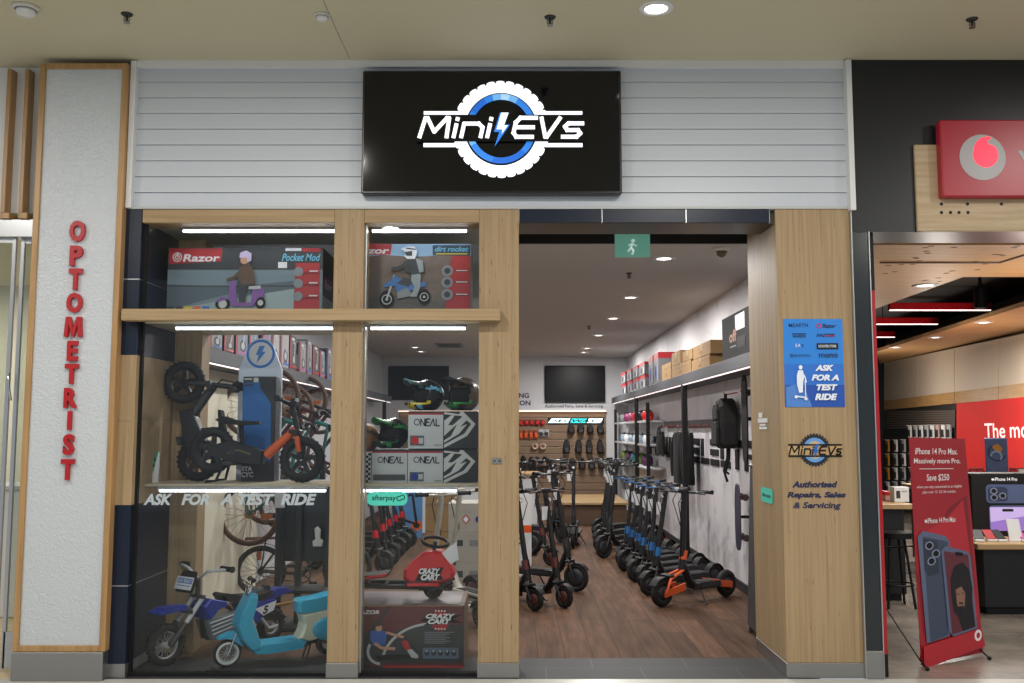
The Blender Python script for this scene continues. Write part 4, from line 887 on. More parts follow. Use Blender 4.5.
m = MB(); tp = lp(300, 120); m.cyl(lp(300, 205), tp, .018, dark); m.tube([tp+V((-.05, -.27, .08)), tp+V((.0, -.1, .06)), tp, tp+V((.0, .1, .06)), tp+V((-.05, .27, .08))], .011, lgrey, 8); ho = m.build('handlebar', t); grip_pair(ho, tp+V((-.05, 0, .08)), .29, .018, .11)
pc = lp(262, 140); m = MB(); m.prism([(-.085, -.06), (.085, -.06), (.095, .03), (.07, .085), (-.07, .085), (-.095, .03)], pc+V((.03, 0, 0)), Y_, V((-.35, 0, .94)), .008, black); po = m.build('front_plate', t)
a = Art(pc+V((.062, -.09, -.035)), Y_, V((-.35, 0, .94)), .18, .085, (0, 0, 100, 50)); a.rect(0, 0, 100, 50, paper); a.rect(6, 6, 94, 26, blue); a.txt('RIDE READY', 9, 9, 91, 23, paper, .02); a.rect(12, 34, 88, 37, blue); a.build('paper_sign', po)
pl('tank_shroud', ((300, 255), (330, 215), (415, 228), (420, 250), (370, 270), (332, 322), (318, 318)), .17, dblue, 0, .012)
pl('seat', ((395, 200), (410, 188), (500, 200), (600, 192), (672, 172), (690, 190), (660, 212), (560, 228), (480, 240), (415, 228)), .13, black, 0, .012)
pl('rear_fender', ((620, 212), (655, 180), (700, 160), (748, 155), (782, 172), (745, 182), (690, 205), (640, 228)), .13, dblue, 0, .008)
m = MB(); m.prism([dl(*p) for p in ((300, 230), (325, 235), (350, 330), (352, 425), (335, 420), (318, 300))], (0, 0, 0), X_, Z_, .05, dark, None, .004); m.tube([lp(350, 420), lp(480, 410), lp(560, 330)], .016, black); m.tube([lp(420, 235), lp(540, 330), lp(560, 335)], .014, black); m.build('frame', t)
b = pl('battery_case', ((322, 330), (470, 278), (500, 332), (484, 362), (352, 424)), .15, mat('case_grey', '#6f7780', .35), 0, .008)
for k in range(4):
    m = MB(); f_ = k/4; q0 = lp(330+f_*22, 340+f_*75, .078); q1 = lp(470+f_*22, 288+f_*65, .078); m.tube([q0, q1], .006, lgrey, 6); m.build('cooling_rib', b)
for s in (-1, 1):
    o = pl('side_panel', ((505, 248), (560, 235), (680, 212), (664, 268), (600, 300), (585, 335), (548, 318)), .012, dblue, s*.075, .002)
    a = MB(); a.prism([dl(*p) for p in ((560, 266), (676, 220), (662, 268), (606, 297))], (0, s*.083, 0), X_, Z_, .004, paper); a.build('number_plate', o)
    q0, q1 = dl(632, 284), dl(600, 250)
    a = MB(); a.text('5', (q1[0] if s > 0 else q0[0], s*.086, q0[1]), X_*(-s), Z_, abs(q0[0]-q1[0]), q1[1]-q0[1], black, .04, .2); a.build('number', o)
    m = MB(); m.tube([lp(600, 310, s*.07), lp(640, 360, s*.075), (-wbd/2, s*.07, .122)], .013, lgrey, 8); m.build('swing_arm', t)
m = MB(); m.tube([lp(640, 250, .06), lp(700, 240, .08), lp(780, 225, .08)], .012, mat('bronze', '#8a6a34', .3, .5), 8); m.build('side_rail', t)
m = MB(); m.prism([dl(*p) for p in ((570, 300), (700, 280), (760, 300), (700, 320), (590, 325))], (0, .03, 0), X_, Z_, .06, black, None, .01); m.build('rear_cover', t)
m = MB(); m.cyl(lp(470, 400, .05), lp(455, 445, .14), .008, dark, n=8); m.build('kickstand', t)
q = aim(-2.34+.03, 6.42, -1.82, 7.13); t.location = q[0]; t.rotation_euler = q[1]
# --- mint retro scooter
wbm = .69; mint = mat('mint_blue', '#2f9fc4', .3); crm = mat('scooter_cream', '#c8ccb8', .35)
t = T('retro_scooter', 'turquoise and cream retro electric scooter with whitewall tyre in the left window', 'scooter')
def dl(x, y): q = (x-450)/520.0; return (wbm*(.5-q), max(.002, (565-50*q-y)/(780-39*q)))
wheel(t, (wbm/2, 0, .092), .092, .02, lgrey, style='wire', name='front_wheel'); wheel(t, (-wbm/2, 0, .092), .092, .022, lgrey, style='wire', name='rear_wheel')
for c_ in t.children:
    if c_.name.startswith('front_wheel'): m = MB(); [m.torus((wbm/2, s*.014, .092), (0, 1, 0), .068, .011, white, 30, 6, .7) for s in (-1, 1)]; m.build('whitewall', c_)
pl('front_fender', ((398, 418), (410, 402), (450, 382), (486, 378), (500, 400), (530, 462), (500, 445), (470, 420), (430, 412)), .075, mint, 0, .012)
m = MB(); [m.cyl(lp(485, 390, s*.035), (wbm/2, s*.035, .092), .009, chrome, n=8) for s in (-1, 1)]; m.build('fork', t)
pl('leg_shield', ((545, 182), (578, 180), (575, 215), (552, 310), (600, 440), (600, 470), (560, 480), (505, 415), (484, 345), (500, 280)), .21, mint, 0, .02)
pl('inner_panel', ((556, 300), (562, 320), (606, 455), (585, 462), (545, 330)), .19, crm, 0, .01)
pl('floorboard', ((552, 462), (600, 442), (800, 420), (835, 432), (815, 466), (620, 492), (575, 490)), .19, mint, 0, .012)
pl('body', ((808, 292), (980, 258), (1070, 262), (1085, 330), (1050, 400), (960, 408), (835, 436), (795, 420), (815, 380), (822, 340)), .17, crm, 0, .025)
for s in (-1, 1):
    m = MB(); m.sphere(lp(955, 365, s*.082), (.125, .022, .085), mint, 24, 12); m.build('side_cowl', t)
pl('seat', ((790, 285), (788, 230), (800, 216), (880, 206), (960, 186), (1050, 190), (1060, 262), (970, 266), (880, 284), (806, 292)), .16, mint, 0, .03)
m = MB(); tp = lp(575, 155); m.cyl(lp(562, 200), tp, .016, chrome); m.tube([tp+V((-.03, -.2, .03)), tp+V((0, -.08, .0)), tp+V((0, .08, 0)), tp+V((-.03, .2, .03))], .01, chrome, 8); ho = m.build('handlebar', t); grip_pair(ho, tp+V((-.03, 0, .03)), .22, .016, .1)
m = MB(); m.lathe(tp+V((.02, 0, -.02)), (1, 0, 0), [(.02, -.02), (.034, 0), (.034, .03), (0, .034)], chrome, 18); m.build('headlight', t)
m = MB(); 
for s in (-1, 1): m.tube([tp+V((.02, s*.09, 0)), tp+V((.05, s*.13, .02)), tp+V((.03, s*.19, .03))], .005, chrome, 6); m.tube([tp+V((.0, s*.1, 0)), tp+V((.07, s*.06, .06)), tp+V((.03, s*.02, -.05))], .003, black, 5)
m.build('brake_lever', ho)
m = MB(); m.tube([lp(850, 440, .04), lp(815, 525, .06)], .006, dark, 6); m.tube([lp(865, 440, .05), lp(835, 540, .07)], .006, dark, 6); m.build('kickstand', t)
m = MB(); m.tube([lp(820, 450), lp(910, 440), (-wbm/2, 0, .092)], .016, dark); m.box(lp(770, 470, -.05), lp(860, 440, .05), dark, .01); m.build('rear_frame', t)
t.scale = (1, 1, .96); q = aim(-1.9, 6.38, -1.9+.598, 6.38+.344); t.location = q[0]; t.rotation_euler = q[1]
# ================================================================= inside the shop: right wall
def ordn(i): return ('first', 'second', 'third', 'fourth', 'fifth', 'sixth', 'seventh', 'eighth', 'ninth', 'tenth', 'eleventh', 'twelfth', 'thirteenth', 'fourteenth', 'fifteenth', 'sixteenth')[i]
shf = mat('shelf_charcoal', '#4a4c51', .5)
def long_shelf(x_front, x_wall, y0, y1, z0, z1, posts, lab):
    s = 1 if x_front < x_wall else -1
    t = T('wall_shelf', lab, 'shelf', ((x_front+x_wall)/2, y0, z0))
    MB().box((x_front, y0, z0+.0), (x_wall-s*.002, y1, z1), shf, .003).build('board', t, True)
    m = MB(); m.box((x_front+s*.012, y0+.05, z0-.01), (x_front+s*.03, y1-.05, z0), mat('led_strip', '#f4e4e2', .5, emit=1.3)); m.build('light_strip', t, True)
    for y in posts: MB().box((x_front+s*.005, y-.035, 0), (x_front+s*.065, y+.035, z0), black, .004).build('post', t, True)
    return t
RF = 1.86
long_shelf(RF, XR, 7.0, 18.4, 2.06, 2.17, (10.66, 14.9), 'long charcoal shelf high on the right wall with light strip and black posts')
long_shelf(-2.3, XL, 7.0, 17.5, 2.06, 2.17, (14.2, 16.8), 'long charcoal shelf high on the left wall above the hanging bikes')
zs = 2.171
t, h = carton('flat_black_box', 'large black printed box standing on the right shelf beside the pillar', (1.92, 7.5, zs), (2.1, 8.75, zs+.4), mat('box_charcoal_matte', '#0e0e10', .8))
a = Art((-h.x, h.y, 0), -Y_, Z_, 2*h.y, 2*h.z, (0, 0, 170, 100)); a.rect(0, 0, 170, 100, mat('box_black2', '#111113', .8)); a.rect(72, 6, 118, 40, lgrey); a.txt('off', 40, 35, 78, 62, mat('print_copper', '#8a5a3a', .5), .03); a.rect(44, 70, 74, 73, grey); a.rect(80, 55, 120, 80, black); a.build('printed_side', t)
cl_ = [('upper near', 9.2, 10.1, .17, .36), ('upper far', 10.9, 11.5, .2, .42), ('lower near', 9.25, 10.2, 0, .17), ('lower middle', 10.25, 11.5, 0, .2), ('small top', 10.15, 10.75, .2, .36), ('lower far', 11.55, 12.3, 0, .3)]
for i, (nm, y0, y1, z0, z1) in enumerate(cl_):
    t, h = carton('cardboard_box', nm+' plain cardboard box in the pile on the right shelf', (1.9, y0, zs+z0*.72+.001), (2.16, y1, zs+z1*.72), card, group='cardboard boxes on the right shelf', tape=mat('tape', '#8a6c3c', .35))
    m = MB(); m.box((-h.x-.0015, -h.y, h.z*1.35), (-h.x, h.y, h.z*1.36), brown); m.box((-h.x-.0015, -.04, h.z*.5), (-h.x, .12, h.z*.9), mat('card_print', '#7c6038', .7)); m.build('flap_seam', t)
rb = mat('retail_grey', '#6f7074', .5); n = 0
for j, (z0, ys) in enumerate(((0, (12.6, 13.1, 13.9, 14.7, 15.5, 16.4)), (.2, (13.95, 14.75, 15.55, 16.45)))):
    for i, y in enumerate(ys):
        tall = j == 0 and i < 2; hh = .42 if tall else .19
        t, h = carton('helmet_box', ('upper' if j else 'lower')+' row red topped helmet box on the right shelf, '+ordn(i)+' from the near end', (1.9, y, zs+z0+.001), (2.15, y+(.4 if tall else .6), zs+z0+hh), rb, group='red topped boxes on the right shelf')
        a = Art((-h.x, h.y, 0), -Y_, Z_, 2*h.y, 2*h.z, (0, 0, 100, 100)); a.rect(0, 0, 100, 22, redp); a.circ(50, 62, 24, dblue if tall else dark); a.rect(70, 40, 90, 90, lgrey); a.build('printed_side', t)
        a = Art((-h.x, -h.y, 0), X_, Z_, 2*h.x, 2*h.z, (0, 0, 100, 100)); a.rect(0, 0, 100, 20, redp); a.circ(50, 62, 26, lgrey); a.circ(50, 62, 18, dark); a.build('printed_end', t)
# left shelf boxes
cols = [('#8a8d92', 'pale grey'), ('#3c3a44', 'charcoal'), ('#a7a5a6', 'white'), ('#8b6f90', 'mauve'), ('#6f7f92', 'slate blue'), ('#5d3a3a', 'maroon')]
y = 7.1
for i in range(17):
    c, nm = cols[(i*5+i//3) % 6]; w_ = (.3, .26, .34, .28)[i % 4]; hh = (.2, .22, .34, .36, .4, .38)[min(i, 5)]-.03*(i % 3)
    t, h = carton('scooter_box', nm+' retail box with red edge on the left shelf, '+(ordn(i) if i < 16 else 'seventeenth')+' from the front', (-2.62, y, zs), (-2.31, y+w_, zs+hh), mat('retail%d' % ((i*5+i//3) % 6), c, .5), group='boxes on the left shelf')
    a = Art((h.x, -h.y, 0), Y_, Z_, 2*h.y, 2*h.z, (0, 0, 100, 140)); a.rect(0, 0, 16, 140, redp); a.circ(58, 98, 26, pd); a.circ(58, 98, 15, lgrey); a.line([(58, 98), (75, 30), (45, 26)], 9, lgrey); a.rect(22, 8, 60, 20, paper); a.rect(28, 122, 95, 132, (blue, red, pink)[i % 3]); a.build('printed_side', t)
    a = Art((-h.x, -h.y, 0), X_, Z_, 2*h.x, 2*h.z, (0, 0, 100, 140)); a.rect(6, 8, 94, 60, paper if i % 2 else pd); a.circ(50, 95, 28, lgrey); a.rect(0, 128, 100, 140, redp); a.build('printed_end', t)
    y += w_+.05+(.1 if i % 4 == 3 else 0)
# stencil lettering on the wall
SG = {'F': [(0, 0, .3, 1), (.36, .7, 1, 1), (.36, .36, .9, .6)], 'U': [(0, .12, .32, 1), (.68, .12, 1, 1), (.12, 0, .88, .24)], 'T': [(0, .74, 1, 1), (.34, 0, .66, .68)], 'R': [(0, 0, .3, 1), (.36, .76, 1, 1), (.7, .5, 1, .7), (.36, .4, .9, .56), (.66, 0, 1, .34)],
      'E': [(0, .76, 1, 1), (0, .38, .95, .62), (0, 0, 1, .24)], 'L': [(0, .3, .32, 1), (0, 0, 1, .24)], 'C': [(0, .76, 1, 1), (0, .28, .32, .72), (0, 0, 1, .24)], 'I': [(.3, 0, .7, 1)]}
t = T('wall_lettering', 'large black stencil lettering along the white right wall', 'lettering', (XR, 12, 1.2))
for i, ch in enumerate('FUTURE ELECTRIC'):
    if ch == ' ': continue
    y0 = 15.45-i*.53; m = MB()
    for (u0, v0, u1, v1) in SG[ch]: m.box((XR-.012, y0-.44*u0, 1.16+.29*v0), (XR-.001, y0-.44*u1, 1.16+.29*v1), black)
    m.build('letter', t, True)
# coat rail with hooks
t = T('hook_rail', 'dark wall rail with red hooks on the right wall', 'rail', (XR-.03, 10.4, 1.64))
m = MB(); m.box((XR-.05, 10.3, 1.59), (XR-.001, 13.7, 1.67), dark, .004); m.build('rail', t, True)
for k in range(8):
    y = 10.5+k*.42; m = MB(); m.tube([(XR-.05, y, 1.62), (XR-.1, y, 1.585), (XR-.12, y, 1.6)], .007, mat('hook_red', '#8a1a20', .4), 6); m.build('hook', t, True)
def garment(name, label, y, ztop, zbot, w, sleeves):
    t = T(name, label, 'clothing', (XR-.12, y, zbot)); hgt = ztop-zbot
    m = MB(); N = 28; vs = []; rows = 7
    for j in range(rows):
        f = j/(rows-1); wd = w*(.78+.3*(1-f)) if f < .85 else w*(.78-.5*(f-.85)/.15)
        for i in range(N):
            a_ = 2*math.pi*i/N; fold = 1+.12*math.sin(a_*7+j*.4)*(1-f); vs.append((math.cos(a_)*.055*fold, math.sin(a_)*wd/2*fold, f*hgt))
    m.add(vs, [(j*N+i, j*N+(i+1) % N, (j+1)*N+(i+1) % N, (j+1)*N+i) for j in range(rows-1) for i in range(N)], mat('cloth_black', '#0c0c0e', .9, bump=.3, scale=25), True); m.build('torso', t)
    if sleeves:
        for s in (-1, 1): m = MB(); m.tube([(0, s*w*.36, hgt*.95), (-.02, s*w*.55, hgt*.7), (-.02, s*w*.58, hgt*.3), (-.02, s*w*.55, hgt*.12)], [.04, .05, .045, .038], mat('cloth_black'), 10); m.build('sleeve', t)
    else:
        for s in (-1, 1): m = MB(); m.tube([(-.03, s*w*.25, hgt*.9), (-.02, s*w*.2, hgt*1.12), (.02, s*w*.06, hgt*1.24)], .012, mat('cloth_black'), 6); m.build('shoulder_strap', t)
    m = MB(); m.tube([(0, -w*.34, hgt*.93), (0, 0, hgt+.02), (0, w*.34, hgt*.93)], .008, dark, 6); m.tube([(0, 0, hgt+.02), (0, 0, 1.61-zbot)], .004, steel, 6); m.build('hanger', t)
garment('protective_vest', 'short black vest hanging on the wall rail left of the long jacket', 13.6, 1.53, 1.2, .42, False)
garment('jacket', 'long black jacket hanging from the wall rail behind the black post', 12.1, 1.52, .88, .5, True)
garment('jacket', 'black jacket hanging from the wall rail on the near side of the black post', 11.4, 1.52, .9, .32, True)
# backpack
t = T('backpack', 'black backpack hanging on the right wall over the stencil lettering', 'bag', (XR-.12, 9.35, 1.37))
bk_ = mat('bag_black', '#101112', .8, bump=.2, scale=50)
def pk(name, pts, th, m, x): return MB().prism(pts, (x, 0, 0), -Y_, Z_, th, m, None, min(.03, th*.35)).build(name, t)
pk('main_body', [(-.16, .04), (-.12, 0), (.12, 0), (.16, .04), (.17, .25), (.13, .42), (.06, .49), (-.06, .49), (-.13, .42), (-.17, .25)], .17, bk_, 0)
pk('front_pocket', [(-.12, .03), (.12, .03), (.13, .2), (.1, .26), (-.1, .26), (-.13, .2)], .05, bk_, -.1); pk('top_pocket', [(-.11, .28), (.11, .28), (.1, .38), (.05, .43), (-.05, .43), (-.1, .38)], .04, bk_, -.095)
m = MB(); m.tube([(0, -.03, .48), (0, -.03, .53), (0, .03, .53), (0, .03, .48)], .01, black, 6); m.build('top_handle', t)
for k in range(3): m = MB(); m.box((-.095, .14, .3-.09*k), (-.08, .165, .34-.09*k), lgrey, .003); m.build('reflective_tab', t)
for y in (-.05, .03): m = MB(); m.tube([(.02, y, .06), (.01, y-.01, -.1), (-.02, y+.01, -.22), (.01, y, -.3-y)], .014, black, 6, flat=.4); m.build('strap', t)
m = MB(); m.tube([(XR-.001, 9.35, 1.92), (XR-.12, 9.35, 1.895), (XR-.14, 9.35, 1.92)], .007, red, 6); m.thing('wall_hook', 'red wall hook holding the black backpack', 'hook')
m = MB(); m.tube([(XR-.001, 8.85, 1.92), (XR-.08, 8.85, 1.9), (XR-.09, 8.85, 1.92)], .007, red, 6); m.thing('wall_hook', 'empty red wall hook beside the tall longboard', 'hook')
def skateboard(label, y, z0, L, w, deckm, wall=True):
    t = T('skateboard', label, 'skateboard', (XR-.09, y, z0)); pts = []
    for i in range(24):
        an = 2*math.pi*i/24; c, s = math.cos(an), math.sin(an); pts.append((w/2*math.copysign(abs(c)**.6, c), L/2+L/2*math.copysign(abs(s)**.55, s)))
    MB().prism(pts, (-.02, 0, 0), -Y_, Z_, .014, deckm, None, .003).build('deck', t)
    for zz_ in (L*.2, L*.8):
        m = MB(); m.box((-.012, -.025, zz_-.03), (.02, .025, zz_+.03), alu, .004); m.cyl((.03, -w*.42, zz_), (.03, w*.42, zz_), .01, alu); o = m.build('truck', t)
        for s in (-1, 1): q = MB(); q.cyl((.03, s*w*.4, zz_), (.03, s*(w*.4+.035), zz_), .032, mat('skate_wheel', '#3a2024', .4), n=14); q.build('skate_wheel', o)
    m = MB(); m.box((-.005, -.03, L*.48), (.088, .03, L*.52), black, .004); m.build('bracket', t)
    return t
skateboard('tall black longboard mounted on the right wall beside the pillar', 8.62, 1.25, .8, .2, black)
t = skateboard('dark red edged skateboard mounted low on the right wall near the entrance', 8.97, .43, .62, .2, mat('deck_print', '#3d3a4a', .4, vary=.5, scale=18))
m = MB(); m.box((XR-.02, 8.35, .93), (XR-.012, 8.6, 1.16), mat('tag_blue_white', '#b9c6e0', .5, vary=.3, scale=30)); m.thing('price_notice', 'pale blue and white notice taped on the right wall near the pillar', 'notice')
# leaning sandwich board
t = T('sandwich_board', 'dark grey folded pavement sign standing behind the timber pillar', 'sign', (1.87, 7.2, 0))
bd = mat('board_grey', '#3d3f42', .5)
for s in (-1, 1):
    M = Matrix.Translation((s*.06, 0, 0)) @ Matrix.Rotation(R(s*-2.2), 4, 'Y'); m = MB(); m.box((-.018, -.3, .04), (.018, .3, 1.27), bd, .006, M); o = m.build('panel', t)
    for y in (-.27, .27): q = MB(); q.box((-.02, y-.025, 0), (.02, y+.025, .05), steel, .005, M); q.build('foot', o)
m = MB(); m.box((-.05, -.25, 1.265), (.05, .25, 1.29), steel, .006); m.build('hinge', t)
# small shelves with helmets
t = T('helmet_rack', 'black upright rack with three pale shelves on the right wall at the back', 'shelf', (2.0, 16, .9))
for z in (1.69, 1.34, 1.0): MB().box((1.9, 13.9, z-.03), (XR-.002, 18.3, z), lgrey, .003).build('shelf', t, True)
for y in (13.85, 18.35): MB().box((1.9, y-.03, 0), (1.95, y+.03, 1.95), black, .003).build('post', t, True)
hc = [('red', red), ('black', black2), ('red', red), ('pink', mat('dusty_pink', '#8a3f5f', .5)), ('magenta', mat('magenta', '#6b2450', .5)), ('grey', grey)]
def open_helmet(label, x, y, z, m_, r=.105):
    t = T('open_helmet', label, 'helmet', (x, y, z+.001), group='helmets on the rack')
    m = MB(); m.sphere((0, 0, r*.72), (r*.9, r*1.15, r), m_, 18, 12, lambda a, e: e > -.75); m.build('shell', t)
    m = MB(); m.sphere((0, 0, r*.7), (r*.8, r*1.03, r*.88), black, 14, 10); m.build('liner', t)
    for k in (-1, 0, 1): m = MB(); m.tube([(k*.035-.01, -.09, r*1.48), (k*.045-.012, 0, r*1.69-abs(k)*.015), (k*.035-.01, .09, r*1.48)], .008, black, 5); m.build('air_slot', t)
for i in range(6): open_helmet(hc[i][0]+' open helmet on the top rack shelf, '+ordn(i)+' from the near end', 2.03, 14.6+i*.62, 1.69, hc[i][1])
for i in range(6):
    nm, m_ = (('white', white), ('pale blue', mat('dusty_blue', '#8fa3b5', .5)))[i % 2]; open_helmet(nm+' helmet on the middle rack shelf, '+ordn(i)+' from the near end', 2.03, 14.6+i*.62, 1.34, m_, .095)
for i in range(5):
    nm, m_ = (('plum', mat('plum', '#5a2c58', .4)), ('olive green', mat('olive2', '#5f7a35', .4)), ('teal', mat('dteal', '#2f6a6a', .4)))[i % 3]; open_helmet(nm+' helmet on the bottom rack shelf, '+ordn(i)+' from the near end', 2.03, 14.7+i*.7, 1.0, m_)
# ================================================================= back wall
yb = YB-.001
def screen(px0, px1, py0, py1, lab):
    a_, b_ = P(px0, py1, yb-.06), P(px1, py0, yb-.06); t = T('television', lab, 'television', ((a_.x+b_.x)/2, yb, a_.z))
    MB().box((a_.x, yb-.06, a_.z), (b_.x, yb, b_.z), black, .01).build('case', t, True); MB().box((a_.x+.02, yb-.063, a_.z+.03), (b_.x-.02, yb-.058, b_.z-.02), mat('screen_off', '#0b0d10', .35, spec=.2)).build('screen', t, True)
screen(545, 605, 365.5, 402.5, 'black wall television on the back wall above the slat wall'); screen(388, 449, 366, 400, 'black wall television on the back wall seen behind the helmets')
z0, z1 = P(560, 505, YB).z, P(560, 411, YB).z
m = MB(); sw = mat('slat_wood', '#7d6650', .6, vary=.15, scale=4); x0, x1 = -2.3, P(606, 440, YB).x; n = 13
for k in range(n): m.box((x0, YB-.03, z0+(z1-z0)*k/n+.012), (x1, YB-.004, z0+(z1-z0)*(k+1)/n-.012), sw, .003)
m.box((x0, YB-.012, 0), (x1, YB-.003, z1), mat('slat_gap', '#8f8172', .6)); m.thing('slat_wall', 'brown horizontal slat wall display panel on the back wall', 'display panel')
m = MB(); m.box((x0, YB-.12, z1), (x1, YB-.003, z1+.03), white); m.box((x0, YB-.11, z1-.012), (x1, YB-.08, z1), mat('led_warm', '#ffd9c0', .5, emit=3)); m.thing('strip_light', 'warm strip light along the top of the slat wall', 'light')
a_ = P(545, 408.5, yb); b_ = P(603, 404.5, yb); dn = mat('decal_navy')
t = MB().text('Authorised Parts, Sales & Servicing', (a_.x, yb-.004, a_.z), X_, Z_, b_.x-a_.x, b_.z-a_.z, black, .01); t.thing('wall_lettering', 'small dark line of lettering under the television on the back wall', 'lettering')
t = T('wall_lettering', 'two rows of dark letters on the back wall beside the middle post', 'lettering', P(526, 408, yb))
for s, py0, py1, pa, pb_ in (('NG', 393, 398, 519, 529), ('ON', 400.5, 405.5, 519.5, 530.5)):
    a_, b_ = P(pa, py1, yb), P(pb_, py0, yb); MB().text(s, (a_.x, yb-.004, a_.z), X_, Z_, b_.x-a_.x, b_.z-a_.z, dn, .03).build('letters', t, True)
a_, b_ = P(548, 423.5, YB-.06), P(604, 418, YB-.06)
t = T('illuminated_sign', 'narrow black sign with slanted white and teal lettering on the slat wall', 'sign', ((a_.x+b_.x)/2, YB-.05, a_.z))
MB().box((a_.x, YB-.06, a_.z), (b_.x, YB-.03, b_.z), black).build('case', t, True)
a = Art((a_.x, YB-.061, a_.z), X_, Z_, b_.x-a_.x, b_.z-a_.z, (0, 0, 100, 10)); sw_, st_ = mat('sg_white', '#e6fbff', .5, emit=1.2), mat('sg_teal', '#2fd0d0', .5, emit=1)
a.pg([(6, 1), (40, 1), (36, 9), (0, 9)], sw_); a.pg([(43, 1), (70, 1), (66, 9), (39, 9)], st_); a.pg([(73, 1), (98, 1), (94, 9), (69, 9)], sw_); a.txt('SEGWAY', 8, 2.5, 90, 7.5, black, .03, .3); a.build('lettering', t, True)
# hanging goods
def goods(name, label, px, py, wpx, hpx, m1, m2, cat, kind, grp):
    q = P(px, py, YB-.07); w_, h_ = wpx*YB/F/2, hpx*YB/F/2
    t = T(name, label, cat, (q.x, YB-.06, q.z-h_), group=grp); o = V((0, 0, h_))
    if kind == 'pack':
        MB().box((-w_, -.012, 0), (w_, .012, 2*h_), m1, .006).build('card', t); MB().box((-w_*.75, -.035, h_*.25), (w_*.75, -.012, h_*1.3), m2, .012).build('blister', t)
    elif kind == 'bag':
        MB().prism([(-w_*.8, .02), (w_*.8, .02), (w_, h_*.9), (w_*.7, h_*1.7), (w_*.3, h_*1.95), (-w_*.3, h_*1.95), (-w_*.7, h_*1.7), (-w_, h_*.9)], (0, -.04, 0), X_, Z_, .12, m1, None, .03).build('body', t)
        MB().prism([(-w_*.55, h_*.2), (w_*.55, h_*.2), (w_*.6, h_*.8), (-w_*.6, h_*.8)], (0, -.11, 0), X_, Z_, .04, m2, None, .012).build('pocket', t); m = MB(); m.tube([(-w_*.3, -.03, h_*1.9), (0, -.03, h_*2.2), (w_*.3, -.03, h_*1.9)], .012, m1, 6); m.build('handle', t)
    else:
        m = MB(); m.torus((0, -.03, h_), (0, 1, 0), min(w_, h_)*.7, .022, m1, 20, 8)
        if h_ > w_*1.4: m = MB(); m.tube([(w_*.8*math.cos(2*math.pi*i/18), -.03, h_+h_*.9*math.sin(2*math.pi*i/18)) for i in range(18)], .025, m1, 8, True)
        m.build('loop', t); MB().box((-w_*.35, -.05, h_*.8), (w_*.35, -.005, h_*1.3), m2, .012).build('label_card', t)
    m = MB(); m.cyl((0, -.13, 2*h_+.005), (0, .05, 2*h_+.005), .008, steel, n=6); m.build('peg', t)
dr_ = mat('pack_red', '#8f2f24', .5); do_ = mat('pack_orange', '#9a4a28', .5); db = mat('goods_black', '#17171a', .6); dg = mat('goods_grey', '#3a3a40', .6)
for i in range(5): goods('hanging_packet', 'red packet in the top row of the slat wall, '+ordn(i)+' from the left', 521+i*5.4, 422.5, 4.4, 6, dr_, red, 'packet', 'pack', 'red packets on the slat wall')
for i in range(4): goods('hanging_packet', 'orange packet in the second row of the slat wall, '+ordn(i)+' from the left', 521+i*5, 434.5, 4, 9, do_, orange, 'packet', 'pack', 'orange packets on the slat wall')
for i in range(2): goods('bell_packet', ('left', 'right')[i]+' grey and white round item in the second row of the slat wall', 541+i*5.5, 433, 5, 7, lgrey, dark, 'accessory', 'pack', 'grey items on the slat wall')
for i in range(2): goods('cable_lock', ('left', 'right')[i]+' pale round cable lock in the third row of the slat wall', 535+i*8, 446.5, 6.5, 7, mat('lock_pale', '#b9a58f', .5), dr_, 'lock', 'loop', 'round locks on the slat wall')
for i, (px, w_, h_) in enumerate(((523.5, 4.5, 19), (531, 3.5, 17), (537, 6, 17), (545, 7, 17))): goods('chain_lock', 'long dark chain lock in the lower row of the slat wall, '+ordn(i)+' from the left', px, 465, w_, h_, db, (dg, dg, tan, tan)[i], 'lock', 'loop', 'chain locks on the slat wall')
for nm, pys, hh, pxs in (('top', 428.5, 10, (571, 580.5, 590, 600)), ('middle', 446.5, 14, (566.5, 578.5, 589, 600)), ('lower', 463.5, 11, (563, 572, 582, 591.5, 601))):
    for i, px in enumerate(pxs): goods('scooter_bag', 'black bag in the '+nm+' row of bags on the slat wall, '+ordn(i)+' from the left', px, pys, 7, hh, db, (dg, mat('goods_brown', '#2c2226', .6))[(i+len(nm)) % 2], 'bag', 'bag', 'black bags on the slat wall')
# benches and counter at the back
def bench(name, label, x0, x1, y0, y1, z, topm, bodym, cat='bench'):
    t = T(name, label, cat, ((x0+x1)/2, (y0+y1)/2, 0)); MB().box((x0, y0, z-.04), (x1, y1, z), topm, .005).build('top', t, True); MB().box((x0+.04, y0+.05, 0), (x1-.04, y1-.05, z-.04), bodym, .005).build('body', t, True)
bench('service_counter', 'pale counter with a timber top at the back left beside the middle post', -2.0, .36, 14.4, 15.2, .9, mat('timber_top', '#a58a62', .45), white, 'counter')
bench('display_bench', 'low timber display bench against the back wall under the scooters', .75, 1.85, 15.6, 17.6, .37, mat('timber_top'), mat('bench_body', '#5a4636', .6))
